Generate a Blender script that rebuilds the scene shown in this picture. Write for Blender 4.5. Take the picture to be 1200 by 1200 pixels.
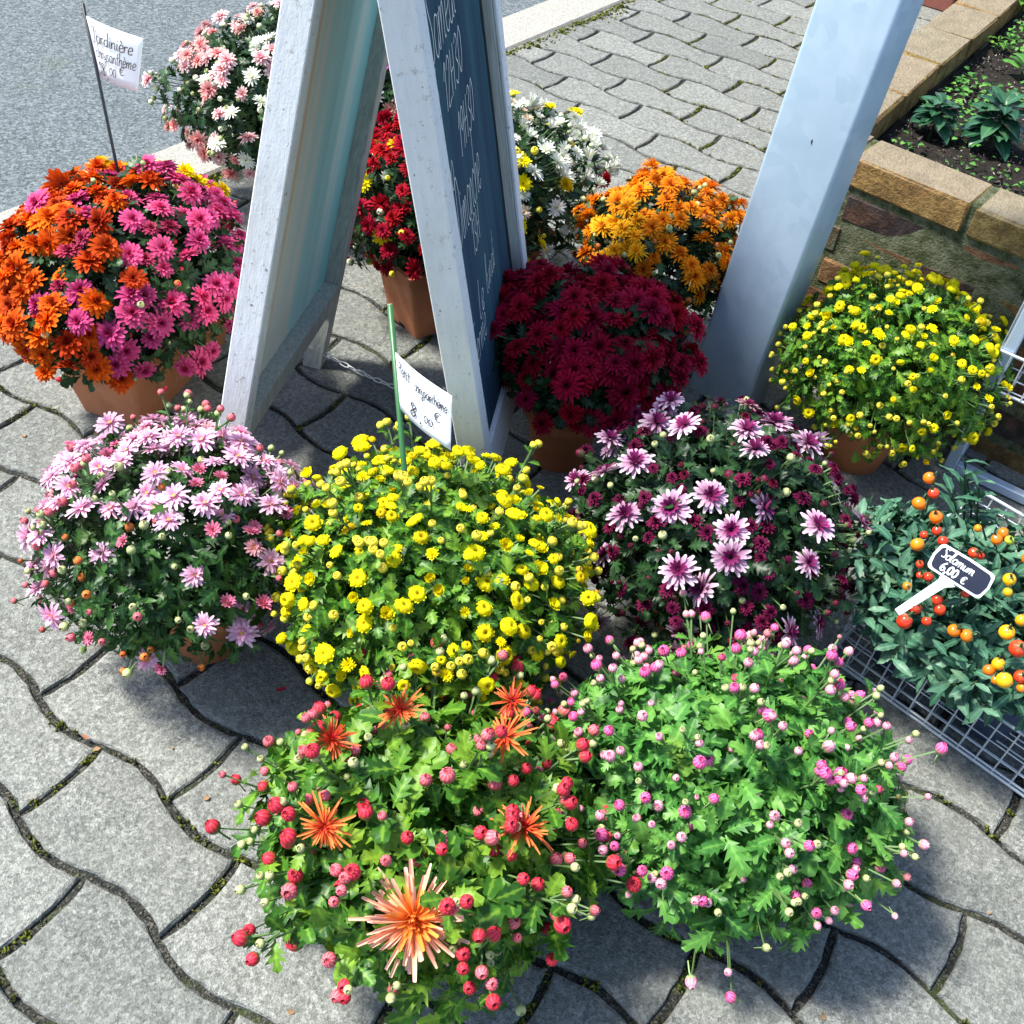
import bpy, math, random
import numpy as np
from mathutils import Vector, Matrix, noise

random.seed(7); rng = np.random.default_rng(7)
for o in list(bpy.data.objects): bpy.data.objects.remove(o)
S = bpy.context.scene
COL = S.collection
PI = math.pi

# ------------------------------------------------------------------ camera
CAM_H = 1.2
FPX = 1240.0                                   # focal length in units of a 1200 px wide frame
_n = np.array([434 - 600, 1855 - 600, FPX]); _n = _n / np.linalg.norm(_n)     # straight down, in camera axes
_F = np.array([0, 0, 1.0]) - _n[2] * _n; _F /= np.linalg.norm(_F)
_R = np.cross(_n, _F)
def at(px, py, z=0.0):
    """the point at height z that is seen at (px, py) of the 1200 px photograph"""
    d = np.array([px - 600, py - 600, FPX]); P = d / (d @ _n) * (CAM_H - z)
    return Vector((float(P @ _R), float(P @ _F), z))
cd = bpy.data.cameras.new('camera'); cam = bpy.data.objects.new('camera', cd); COL.objects.link(cam)
cd.sensor_width = 36; cd.lens = 36 * FPX / 1200; cd.clip_start = .02; cd.clip_end = 300
cam.matrix_world = Matrix(((_R[0], -_R[1], -_R[2], 0), (_F[0], -_F[1], -_F[2], 0), (-_n[0], _n[1], _n[2], CAM_H), (0, 0, 0, 1)))
S.camera = cam
CAMP = np.array([0, 0, CAM_H])

# ------------------------------------------------------------------ light
SUN_EL, SUN_AZ = math.radians(58), math.radians(172)          # azimuth of the sun, counter-clockwise from +X
w = bpy.data.worlds.new('World'); S.world = w; w.use_nodes = True
nt = w.node_tree; nt.nodes.clear()
sk = nt.nodes.new('ShaderNodeTexSky'); sk.sky_type = 'NISHITA'; sk.sun_disc = False
sk.sun_elevation = SUN_EL; sk.sun_rotation = math.radians(90) - SUN_AZ
bg = nt.nodes.new('ShaderNodeBackground'); bg.inputs[1].default_value = .12
wo = nt.nodes.new('ShaderNodeOutputWorld'); nt.links.new(sk.outputs[0], bg.inputs[0]); nt.links.new(bg.outputs[0], wo.inputs[0])
sd = bpy.data.lights.new('sun', 'SUN'); sd.energy = 4.0; sd.angle = math.radians(9); sd.color = (1, .97, .88)
sun = bpy.data.objects.new('sun', sd); COL.objects.link(sun)
tosun = Vector((math.cos(SUN_EL) * math.cos(SUN_AZ), math.cos(SUN_EL) * math.sin(SUN_AZ), math.sin(SUN_EL)))
sun.rotation_euler = tosun.to_track_quat('Z', 'Y').to_euler()
S.view_settings.view_transform = 'Standard'; S.view_settings.look = 'None'; S.view_settings.gamma = 1
S.view_settings.use_curve_mapping = False
S.view_settings.exposure = 1.2
S.cycles.max_bounces = 6; S.cycles.diffuse_bounces = 3; S.cycles.transmission_bounces = 3; S.cycles.transparent_max_bounces = 6

# ------------------------------------------------------------------ object helpers
def tag(o, label=None, cat=None, group=None, kind=None):
    if label: o['label'] = label
    if cat: o['category'] = cat
    if group: o['group'] = group
    if kind: o['kind'] = kind
    return o
def link(name, me, parent=None, mat=None, kind=None):
    o = bpy.data.objects.new(name, me); COL.objects.link(o)
    if parent: o.parent = parent
    if mat is not None and me is not None and not me.materials:
        for m in (mat if isinstance(mat, (list, tuple)) else [mat]): me.materials.append(m)
    if kind: o['kind'] = kind
    return o
def thing(name, label, cat, loc=(0, 0, 0), rz=0, group=None):
    o = bpy.data.objects.new(name, None); COL.objects.link(o); o.location = loc; o.rotation_euler = (0, 0, rz)
    o.empty_display_size = .05
    return tag(o, label, cat, group)
def mesh(name, V, Fc, smooth=False, col=None, mi=None):
    me = bpy.data.meshes.new(name); me.from_pydata([tuple(map(float, v)) for v in V], [], [tuple(map(int, f)) for f in Fc])
    if smooth: me.shade_smooth()
    if col is not None:
        a = me.color_attributes.new('Col', 'FLOAT_COLOR', 'POINT')
        c = np.ones((len(V), 4), np.float32); c[:, :3] = col; a.data.foreach_set('color', c.ravel())
    if mi is not None: me.polygons.foreach_set('material_index', mi)
    me.update(); return me
def bigmesh(name, V, Fq, smooth=True, tint=None, vein=None):
    """V (n,3) and Fq (m,k) arrays, all faces of k corners"""
    me = bpy.data.meshes.new(name); k = Fq.shape[1]
    me.vertices.add(len(V)); me.vertices.foreach_set('co', np.asarray(V, np.float32).ravel())
    me.loops.add(Fq.size); me.loops.foreach_set('vertex_index', Fq.ravel().astype(np.int32))
    me.polygons.add(len(Fq)); me.polygons.foreach_set('loop_start', np.arange(0, Fq.size, k, dtype=np.int32))
    me.polygons.foreach_set('loop_total', np.full(len(Fq), k, np.int32))
    if smooth: me.polygons.foreach_set('use_smooth', np.ones(len(Fq), bool))
    if tint is not None:
        a = me.attributes.new('tint', 'FLOAT', 'POINT'); a.data.foreach_set('value', np.asarray(tint, np.float32))
    if vein is not None:
        a = me.attributes.new('vein', 'FLOAT', 'POINT'); a.data.foreach_set('value', np.asarray(vein, np.float32))
    me.update(calc_edges=True); me.validate(); return me
class MB:
    def __init__(s): s.V = []; s.F = []; s.C = []; s.c = (1, 1, 1)
    def add(s, V, Fc, col=None):
        b = len(s.V); s.V += [tuple(v) for v in V]; s.F += [tuple(i + b for i in f) for f in Fc]
        s.C += [tuple(c) for c in col] if col is not None else [s.c] * len(V); return s
    def box(s, c, d, M=None, bev=0):
        x, y, z = [q / 2 for q in d]; V = []
        if not bev:
            V = [Vector((i * x, j * y, k * z)) for k in (-1, 1) for j in (-1, 1) for i in (-1, 1)]
            Fc = [(0, 2, 3, 1), (4, 5, 7, 6), (0, 1, 5, 4), (2, 6, 7, 3), (0, 4, 6, 2), (1, 3, 7, 5)]
        else:
            b = bev; idx = {}
            for i in (-1, 1):
                for j in (-1, 1):
                    for k in (-1, 1):
                        for a in range(3):
                            p = [i * (x - b), j * (y - b), k * (z - b)]; p[a] = (i * x, j * y, k * z)[a]
                            idx[(i, j, k, a)] = len(V); V.append(Vector(p))
            Fc = []
            def q(l):
                c0 = sum((V[t] for t in l), Vector()) / len(l); nn = (V[l[1]] - V[l[0]]).cross(V[l[2]] - V[l[1]])
                Fc.append(tuple(l) if nn.dot(c0) > 0 else tuple(reversed(l)))
            for a in range(3):
                u, v = (a + 1) % 3, (a + 2) % 3
                for sg in (-1, 1):
                    l = []
                    for (su, sv) in ((-1, -1), (1, -1), (1, 1), (-1, 1)):
                        t = [0, 0, 0]; t[a] = sg; t[u] = su; t[v] = sv; l.append(idx[(*t, a)])
                    q(l)
                for su in (-1, 1):
                    for sv in (-1, 1):
                        l = []
                        for sa in (-1, 1):
                            t = [0, 0, 0]; t[a] = sa; t[u] = su; t[v] = sv
                            l += [idx[(*t, u)], idx[(*t, v)]] if sa < 0 else [idx[(*t, v)], idx[(*t, u)]]
                        q(l)
            for i in (-1, 1):
                for j in (-1, 1):
                    for k in (-1, 1): q([idx[(i, j, k, 0)], idx[(i, j, k, 1)], idx[(i, j, k, 2)]])
        T = Matrix.Translation(Vector(c)) @ (M.to_4x4() if M else Matrix())
        return s.add([T @ v for v in V], Fc)
    def tube(s, pts, r, n=6, caps=True, closed=False):
        pts = [Vector(p) for p in pts]; m = len(pts); V = []; Fc = []
        rr = r if hasattr(r, '__len__') else [r] * m
        up = None
        for i, p in enumerate(pts):
            if closed: t = pts[(i + 1) % m] - pts[i - 1]
            else: t = pts[min(i + 1, m - 1)] - pts[max(i - 1, 0)]
            t.normalize()
            if up is None: up = t.orthogonal().normalized()
            up = (up - t * up.dot(t)).normalized(); sd_ = t.cross(up)
            for k in range(n):
                a = 2 * PI * k / n; V.append(p + (up * math.cos(a) + sd_ * math.sin(a)) * rr[i])
        for i in range(m if closed else m - 1):
            j = (i + 1) % m
            for k in range(n):
                Fc.append((i * n + k, i * n + (k + 1) % n, j * n + (k + 1) % n, j * n + k))
        if caps and not closed: Fc.append(tuple(reversed(range(n)))); Fc.append(tuple(range((m - 1) * n, m * n)))
        return s.add(V, Fc)
    def lathe(s, prof, n=24, c=(0, 0, 0), sx=1, sy=1):
        V = []; Fc = []
        for (r, z) in prof:
            for k in range(n):
                a = 2 * PI * k / n; V.append((c[0] + sx * r * math.cos(a), c[1] + sy * r * math.sin(a), c[2] + z))
        for i in range(len(prof) - 1):
            for k in range(n): Fc.append((i * n + k, i * n + (k + 1) % n, (i + 1) * n + (k + 1) % n, (i + 1) * n + k))
        return s.add(V, Fc)
    def mesh(s, name, smooth=False, col=False): return mesh(name, s.V, s.F, smooth, np.array(s.C) if col else None)
    def obj(s, name, mat=None, parent=None, smooth=False, kind=None, col=False): return link(name, s.mesh(name, smooth, col), parent, mat, kind)

# ------------------------------------------------------------------ material helpers
class NT:
    def __init__(s, name):
        s.m = bpy.data.materials.new(name); s.m.use_nodes = True; s.t = s.m.node_tree; s.t.nodes.clear()
        s.out = s.n('ShaderNodeOutputMaterial')
    def n(s, ty, **k):
        x = s.t.nodes.new(ty)
        for a, b in k.items():
            if a.startswith('_'): x.inputs[int(a[1:])].default_value = b
            else: setattr(x, a, b)
        return x
    def l(s, a, b): s.t.links.new(a, b)
    def coord(s, kind='Object'):
        return s.n('ShaderNodeNewGeometry').outputs['Position'] if kind == 'World' else s.n('ShaderNodeTexCoord').outputs[kind]
    def noise(s, co, scale, detail=4, rough=.55, dist=0):
        x = s.n('ShaderNodeTexNoise'); s.l(co, x.inputs['Vector']); x.inputs['Scale'].default_value = scale
        x.inputs['Detail'].default_value = detail; x.inputs['Roughness'].default_value = rough; x.inputs['Distortion'].default_value = dist
        return x.outputs['Fac']
    def vor(s, co, scale, out='Color', feature='F1'):
        x = s.n('ShaderNodeTexVoronoi', feature=feature); s.l(co, x.inputs['Vector']); x.inputs['Scale'].default_value = scale
        return x.outputs[out]
    def ramp(s, f, stops, interp='LINEAR'):
        x = s.n('ShaderNodeValToRGB'); s.l(f, x.inputs[0]); e = x.color_ramp; e.interpolation = interp
        while len(e.elements) < len(stops): e.elements.new(.5)
        for el, (p, c) in zip(e.elements, stops):
            el.position = p; el.color = (*c, 1) if hasattr(c, '__len__') else (c, c, c, 1)
        return x.outputs[0]
    def mix(s, f, a, b, mode='MIX'):
        x = s.n('ShaderNodeMix', data_type='RGBA', blend_type=mode)
        for v, i in ((f, 0), (a, 6), (b, 7)):
            if hasattr(v, 'links'): s.l(v, x.inputs[i])
            else: x.inputs[i].default_value = v if i == 0 else ((*v, 1) if len(v) == 3 else v)
        return x.outputs[2]
    def math(s, op, a, b=0.0):
        x = s.n('ShaderNodeMath', operation=op)
        for v, i in ((a, 0), (b, 1)):
            if hasattr(v, 'links'): s.l(v, x.inputs[i])
            else: x.inputs[i].default_value = v
        return x.outputs[0]
    def sep(s, v, i):
        x = s.n('ShaderNodeSeparateColor'); s.l(v, x.inputs[0]); return x.outputs[i]
    def map(s, co, sc):
        x = s.n('ShaderNodeMapping'); s.l(co, x.inputs[0]); x.inputs['Scale'].default_value = sc; return x.outputs[0]
    def rnd(s): return s.n('ShaderNodeObjectInfo').outputs['Random']
    def finish(s, col, rough=.7, bump=None, bstr=.5, bdist=.002, metal=0, spec=.5, trans=0, tcol=None):
        p = s.n('ShaderNodeBsdfPrincipled')
        for v, k in ((col, 'Base Color'), (rough, 'Roughness'), (metal, 'Metallic')):
            if hasattr(v, 'links'): s.l(v, p.inputs[k])
            else: p.inputs[k].default_value = (*v, 1) if hasattr(v, '__len__') else v
        p.inputs['Specular IOR Level'].default_value = spec
        nrm = None
        if bump is not None:
            b = s.n('ShaderNodeBump'); s.l(bump, b.inputs['Height']); b.inputs['Strength'].default_value = bstr; b.inputs['Distance'].default_value = bdist
            s.l(b.outputs[0], p.inputs['Normal']); nrm = b.outputs[0]
        o = p.outputs[0]
        if trans:
            t = s.n('ShaderNodeBsdfTranslucent')
            c = tcol if tcol is not None else col
            if hasattr(c, 'links'): s.l(c, t.inputs[0])
            else: t.inputs[0].default_value = (*c, 1)
            mx = s.n('ShaderNodeMixShader'); mx.inputs[0].default_value = trans; s.l(p.outputs[0], mx.inputs[1]); s.l(t.outputs[0], mx.inputs[2]); o = mx.outputs[0]
        s.l(o, s.out.inputs[0]); return s.m
def plain(name, col, rough=.6, metal=0, nsc=40, var=.25, spec=.5, bstr=.3):
    t = NT(name); co = t.coord('Object'); f = t.noise(co, nsc, 5)
    c = t.mix(f, tuple(q * (1 - var) for q in col), tuple(min(1, q * (1 + var)) for q in col))
    return t.finish(c, rough, f, bstr, .001, metal, spec)

def m_paver():
    t = NT('concrete_paver'); co = t.coord('World'); r = t.rnd()
    g = t.sep(t.vor(co, 300), 0); g2 = t.sep(t.vor(co, 170), 1); n1 = t.noise(co, 420, 2, .7)
    base = t.ramp(g, [(0, (.105, .11, .105)), (.3, (.205, .215, .205)), (.7, (.295, .305, .29)), (1, (.46, .465, .44))])
    base = t.mix(.5, base, t.ramp(g2, [(0, (.115, .12, .115)), (.5, (.245, .255, .24)), (1, (.42, .425, .40))]))
    base = t.mix(t.ramp(n1, [(.35, 0.0), (.6, 1.0)]), t.mix(1.0, base, (.55, .55, .55), 'MULTIPLY'), base)
    tone = t.ramp(r, [(0, (.80, .82, .81)), (.35, (.98, .98, .96)), (.7, (1.05, 1.05, 1.03)), (1, (1.2, 1.19, 1.16))])
    base = t.mix(1.0, base, tone, 'MULTIPLY')
    big = t.noise(co, 9, 5, .6); base = t.mix(t.ramp(big, [(.3, 0.0), (.75, .45)]), base, (.20, .205, .18))
    rust = t.noise(co, 23, 4, .7); base = t.mix(t.ramp(rust, [(.66, 0.0), (.78, .4)]), base, (.36, .25, .13))
    moss = t.noise(co, 17, 6, .75); base = t.mix(t.ramp(moss, [(.64, 0.0), (.78, .55)]), base, (.09, .12, .03))
    h = t.math('ADD', t.math('MULTIPLY', g, .5), t.math('ADD', n1, t.math('MULTIPLY', g2, .4)))
    return t.finish(base, .88, h, 1, .0024, spec=.3)
def m_joint():
    t = NT('joint_grit'); co = t.coord('World')
    g = t.vor(co, 420); base = t.ramp(t.sep(g, 0), [(0, (.015, .017, .016)), (.7, (.045, .046, .04)), (1, (.13, .12, .10))])
    ms = t.noise(co, 6, 6, .8); base = t.mix(t.ramp(ms, [(.52, 0.0), (.66, .8)]), base, (.06, .085, .016))
    return t.finish(base, .95, t.noise(co, 300, 4), 1, .004, spec=.15)
def m_asphalt():
    t = NT('asphalt'); co = t.coord('World')
    g = t.sep(t.vor(co, 150), 0); g2 = t.sep(t.vor(co, 260), 1); n1 = t.noise(co, 260, 3, .7)
    base = t.ramp(g, [(0, (.04, .052, .056)), (.5, (.100, .120, .130)), (1, (.25, .28, .295))])
    base = t.mix(.45, base, t.ramp(g2, [(0, (.025, .034, .038)), (1, (.24, .275, .29))]))
    ms = t.noise(co, 3.2, 6, .7); base = t.mix(t.ramp(ms, [(.60, 0.0), (.74, .4)]), base, (.11, .13, .05))
    return t.finish(base, .85, t.math('ADD', g, t.math('MULTIPLY', n1, .8)), 1, .005, spec=.35)
def m_kerb():
    t = NT('kerb_concrete'); co = t.coord('World'); g = t.sep(t.vor(co, 400), 0)
    base = t.mix(t.noise(co, 8, 5, .6), t.ramp(g, [(0, (.24, .23, .20)), (1, (.38, .37, .33))]), t.ramp(g, [(0, (.20, .19, .17)), (1, (.43, .42, .38))]))
    return t.finish(base, .9, t.noise(co, 300, 4), .6, .001, spec=.2)
def m_brick():
    t = NT('old_brick'); co = t.coord('World'); oi = t.n('ShaderNodeObjectInfo')
    c = oi.outputs['Color']; n1 = t.noise(co, 26, 5, .65); n2 = t.noise(co, 190, 4, .7)
    d = t.mix(1.0, c, (.38, .36, .36), 'MULTIPLY'); c = t.mix(t.ramp(t.noise(co, 14, 3, .5), [(.52, 0.0), (.58, .4)]), c, (.27, .12, .06))
    base = t.mix(t.ramp(n1, [(.40, 0.0), (.62, .85)]), c, d)
    base = t.mix(t.ramp(n2, [(.3, .6), (.55, 0.0)]), base, (.05, .035, .025))
    g = t.noise(co, 12, 5, .7); base = t.mix(t.ramp(g, [(.62, 0.0), (.78, .35)]), base, (.10, .115, .05))
    # pale weathered lime bloom on upward faces
    geo = t.n('ShaderNodeNewGeometry'); nz = t.n('ShaderNodeSeparateXYZ'); t.l(geo.outputs['True Normal'], nz.inputs[0])
    up = t.ramp(nz.outputs[2], [(.75, 0.0), (.95, .8)])
    base = t.mix(t.math('MULTIPLY', up, t.ramp(n1, [(.35, 1.0), (.9, .55)])), base, t.mix(n2, (.20, .175, .13), (.37, .33, .26)))
    return t.finish(base, .93, t.math('ADD', t.math('ADD', n2, t.math('MULTIPLY', n1, .8)), t.math('MULTIPLY', t.noise(co, 80, 4, .7), .8)), 1, .006, spec=.12)
def m_mortar():
    t = NT('mossy_mortar'); co = t.coord('World')
    base = t.mix(t.ramp(t.noise(co, 42, 6, .75), [(.38, 0.0), (.62, 1.0)]), (.07, .09, .035), (.25, .26, .17)); return t.finish(base, .95, t.math('ADD', t.noise(co, 60, 6, .75), t.noise(co, 240, 4)), 1, .010, spec=.1)
def m_soil():
    t = NT('garden_soil'); co = t.coord('World')
    base = t.ramp(t.noise(co, 60, 6, .7), [(.3, (.008, .007, .006)), (.6, (.03, .024, .019)), (.8, (.07, .055, .042))])
    return t.finish(base, .95, t.noise(co, 110, 6, .7), 1, .008, spec=.2)
def m_moss():
    t = NT('moss'); co = t.coord('World')
    base = t.mix(t.noise(co, 70, 4, .7), (.05, .075, .012), (.24, .26, .04)); return t.finish(base, .9, t.noise(co, 300, 3), 1, .003, spec=.15)
def m_steel():
    t = NT('galvanised_steel'); co = t.coord('World')
    f = t.noise(co, 14, 5, .6); v = t.sep(t.vor(co, 45), 0)
    c = t.mix(f, (.36, .49, .63), (.42, .55, .68)); c = t.mix(.05, c, v); dr = t.noise(t.map(co, (26, 26, 2.2)), 1, 6, .7); c = t.mix(t.ramp(dr, [(.52, 0.0), (.78, .35)]), c, (.36, .40, .42)); zz = t.n('ShaderNodeSeparateXYZ'); t.l(co, zz.inputs[0]); c = t.mix(t.math('MULTIPLY', t.ramp(zz.outputs[2], [(.0, .75), (.14, 0.0)]), t.noise(co, 60, 5, .7)), c, (.16, .15, .11))
    sc = t.noise(t.map(co, (30, 30, 3)), 6, 4, .6)
    r = t.ramp(f, [(.3, .36), (.7, .52)])
    return t.finish(c, r, sc, .015, .0005, .28, .5)
def m_whitewood():
    t = NT('white_painted_wood'); co = t.coord('Object')
    st = t.noise(t.map(co, (150, 150, 22)), 1, 6, .65, 0); n = t.noise(co, 75, 5, .7)
    c = t.mix(st, (.62, .65, .67), (.86, .88, .89))
    c = t.mix(t.ramp(n, [(.60, 0.0), (.68, .7)]), c, (.42, .39, .34)); c = t.mix(t.ramp(t.noise(co, 120, 4, .6), [(.66, 0.0), (.70, .9)]), c, (.16, .14, .12)); c = t.mix(t.ramp(t.noise(co, 9, 5, .7), [(.52, 0.0), (.75, .35)]), c, (.50, .48, .42))
    return t.finish(c, .62, t.math('ADD', st, t.math('MULTIPLY', t.noise(co, 260, 3, .6), .4)), .55, .0012, spec=.2)
def m_greywood():
    t = NT('grey_wood'); co = t.coord('Object')  # grey streaked grain for the far stiles, left rail and inner strip
    st = t.noise(t.map(co, (170, 170, 8)), 1, 6, .7, .8)
    c = t.ramp(st, [(.25, (.26, .27, .24)), (.5, (.46, .49, .45)), (.75, (.64, .67, .63))])
    return t.finish(c, .8, st, 1, .002, spec=.2)
def m_chalk():
    t = NT('chalkboard_paint'); co = t.coord('Object')
    st = t.noise(t.map(co, (22, 1, 1.6)), 1, 5, .6, .5); b = t.noise(co, 4, 4, .6)
    c = t.mix(t.ramp(st, [(.35, 0.0), (.65, 1.0)]), (.024, .050, .088), (.045, .115, .14))
    c = t.mix(t.ramp(b, [(.4, 0.0), (.7, .4)]), c, (.035, .05, .11))
    return t.finish(c, .9, t.noise(co, 200, 3), .15, .001, spec=.08)
def m_innerboard():
    t = NT('streaked_turquoise_board'); co = t.coord('Object')
    sx = t.n('ShaderNodeSeparateXYZ'); t.l(co, sx.inputs[0]); cx = t.n('ShaderNodeCombineXYZ'); t.l(t.math('SUBTRACT', sx.outputs[0], t.math('MULTIPLY', sx.outputs[2], .19)), cx.inputs[0]); t.l(sx.outputs[2], cx.inputs[2]); st = t.noise(t.map(cx.outputs[0], (13, 1, .45)), 1, 3, .55, .2)
    xs = t.n('ShaderNodeSeparateXYZ'); t.l(co, xs.inputs[0]); xs2 = t.math('SUBTRACT', xs.outputs[0], t.math('MULTIPLY', xs.outputs[2], .19)); st0 = st
    st = t.math('ADD', t.math('MULTIPLY', st, .85), t.math('MULTIPLY', xs2, -.75))
    c = t.ramp(st, [(.30, (.36, .76, .75)), (.42, (.58, .88, .84)), (.52, (.90, .90, .80)), (.60, (.86, .68, .44)), (.70, (.68, .76, .62))])
    return t.finish(c, .75, st, .2, .001, spec=.12)
def m_terracotta():
    t = NT('terracotta'); co = t.coord('World')
    n = t.noise(co, 22, 5, .6); c = t.mix(n, (.40, .135, .06), (.60, .25, .13))
    c = t.mix(t.ramp(t.noise(co, 60, 5, .7), [(.58, 0.0), (.75, .35)]), c, (.55, .42, .32))
    return t.finish(c, .82, n, .4, .002, spec=.2)
def m_petal():
    t = NT('petals'); a = t.n('ShaderNodeAttribute', attribute_name='Col'); oi = t.n('ShaderNodeObjectInfo')
    hs = t.n('ShaderNodeHueSaturation'); t.l(a.outputs[0], hs.inputs['Color'])
    t.l(t.math('ADD', t.math('MULTIPLY', oi.outputs['Random'], .012), .494), hs.inputs['Hue'])
    t.l(t.math('ADD', t.math('MULTIPLY', oi.outputs['Random'], .35), .80), hs.inputs['Value'])
    c = t.mix(1.0, hs.outputs[0], oi.outputs['Color'], 'MULTIPLY')
    return t.finish(c, .7, spec=.12, trans=.28)
def m_leaf(name, dark, mid, light, trans=.22, rough=.42):
    t = NT(name); a = t.n('ShaderNodeAttribute', attribute_name='tint'); r = t.rnd(); co = t.coord('Object')
    f = t.math('FRACT', t.math('ADD', a.outputs['Fac'], r))
    c = t.ramp(f, [(0, dark), (.45, mid), (.92, light), (1, light)])
    n = t.noise(t.coord('World'), 120, 3); c = t.mix(t.math('MULTIPLY', n, .35), c, dark)
    vn_ = t.n('ShaderNodeAttribute', attribute_name='vein'); c = t.mix(t.ramp(vn_.outputs['Fac'], [(.72, 0.0), (.98, .45)]), c, tuple(min(1, q * 1.5) for q in light))
    yl = t.noise(t.coord('World'), 17, 3); c = t.mix(t.ramp(yl, [(.62, 0.0), (.74, .35)]), c, (light[0] * 1.9, light[1] * 1.05, light[2] * .6))
    return t.finish(c, rough, n, .35, .0015, spec=.3, trans=trans)
def m_vcol(name, rough=.5, trans=0, spec=.4):
    t = NT(name); a = t.n('ShaderNodeAttribute', attribute_name='Col'); oi = t.n('ShaderNodeObjectInfo')
    c = t.mix(1.0, a.outputs[0], oi.outputs['Color'], 'MULTIPLY'); return t.finish(c, rough, spec=spec, trans=trans)
M = dict(paver=m_paver(), joint=m_joint(), asphalt=m_asphalt(), kerb=m_kerb(), brick=m_brick(), mortar=m_mortar(), soil=m_soil(), moss=m_moss(),
         steel=m_steel(), white=m_whitewood(), grey=m_greywood(), chalk=m_chalk(), inner=m_innerboard(), terra=m_terracotta(), petal=m_petal(),
         leaf=m_leaf('chrysanthemum_leaf', (.010, .032, .008), (.025, .085, .018), (.060, .16, .030)),
         leafb=m_leaf('bright_leaf', (.020, .080, .010), (.070, .22, .022), (.22, .40, .035), .32),
         leafp=m_leaf('fresh_leaf', (.024, .100, .020), (.075, .26, .045), (.18, .42, .075), .32),
         leafd=m_leaf('deep_leaf', (.006, .020, .008), (.014, .045, .014), (.030, .085, .022), .18),
         leafs=m_leaf('nightshade_leaf', (.024, .085, .050), (.050, .155, .092), (.12, .26, .16), .2, .45),
         leafl=m_leaf('laurel_leaf', (.012, .05, .026), (.03, .10, .05), (.06, .17, .08), .12, .25),
         stem=plain('green_stem', (.09, .17, .05), .6), stemd=plain('dark_stem', (.03, .06, .02), .6),
         bud=m_vcol('buds', .55, 0, .25), berry=m_vcol('berries', .18, 0, .6),
         paper=plain('paper', (.84, .87, .92), .7, nsc=15, var=.04, bstr=.1), ink=plain('ink', (.03, .03, .04), .5, var=.1),
         chalkw=plain('chalk', (.72, .76, .76), .9, nsc=900, var=.3), black=plain('black_rod', (.012, .012, .016), .4),
         bamboo=plain('green_stick', (.03, .13, .04), .4), pale=plain('stick_end', (.5, .45, .3), .8), wire=plain('zinc_wire', (.60, .66, .72), .4, .25, 60, .15),
         bluesteel=plain('blue_grey_steel', (.55, .66, .80), .4, .2, 30, .12), bpot=plain('blue_grey_plastic', (.07, .10, .19), .42, nsc=30, var=.15),
         slate=plain('slate_plastic', (.010, .013, .030), .35), whitep=plain('white_plastic', (.80, .82, .84), .4, var=.05),
         brown=plain('red_brown_paint', (.26, .085, .06), .6), render=plain('white_render', (.78, .76, .74), .85, nsc=80, var=.08), dark=plain('dark_flake_and_shade', (.01, .01, .012), .8))

# ------------------------------------------------------------------ pavement: wave pavers
PO = np.array([0.0381015, 2.82497498]); PA = np.array([0.21204188, -0.12345706]); PB = np.array([-0.04444937, 0.168199])
EA = PA / np.linalg.norm(PA); EB = np.array([-EA[1], EA[0]]); LA = float(np.linalg.norm(PA)); LW = float((PB + PA / 2) @ EB)
KD = Vector((math.cos(math.radians(58)), math.sin(math.radians(58)), 0)); KN = Vector((KD.y, -KD.x, 0))    # kerb direction and its normal to the pavement
K0 = Vector((-.200, 3.09, 0))                                     # a point on the pavement side of the kerb
def kd(x, y): return (x - K0.x) * KN.x + (y - K0.y) * KN.y         # >0: pavement side
WA = Vector((.512, 1.758, 0)); WD = (Vector((.749, 1.597, 0)) - WA).normalized(); WN = Vector((WD.y, -WD.x, 0))   # planter front line; WN towards the viewer
WC = Vector((.392, 1.839, 0)); WS = Vector((.497, .868, 0))       # planter corner, direction of its side wall
def slab(name, poly, z0, z1, mat, kind='structure', lab=None, cat=None):
    n = len(poly); V = [(p[0], p[1], z0) for p in poly] + [(p[0], p[1], z1) for p in poly]
    Fc = [tuple(range(n, 2 * n)), tuple(reversed(range(n)))] + [(i, (i + 1) % n, n + (i + 1) % n, n + i) for i in range(n)]
    o = link(name, mesh(name, V, Fc), None, mat); return tag(o, lab, cat, kind=kind)
a_, b_ = K0 + KD * 14, K0 - KD * 12
pavement = slab('pavement', [a_, b_, b_ + KN * 16, a_ + KN * 16], -.06, -.0075, M['joint'])
road = slab('road', [a_ - KN * .168 - KN * 16, b_ - KN * .168 - KN * 16, b_ - KN * .168, a_ - KN * .168], -.12, -.020, M['asphalt'])
gr = slab('ground', [(-60, -40), (60, -40), (60, 90), (-60, 90)], -.5, -.125, M['asphalt'])
t_ = thing('kerb', None, None, K0); t_['kind'] = 'structure'
for i in range(-6, 9):
    L = 1.0; mb = MB(); R3 = Matrix.Rotation(math.atan2(KD.y, KD.x), 3, 'Z')
    mb.box(KD * (i * L + .35) - KN * .084 + Vector((0, 0, -.043)), (L - .008, .160, .10), R3, .006); mb.obj('kerb_stone', M['kerb'], t_)

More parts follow.
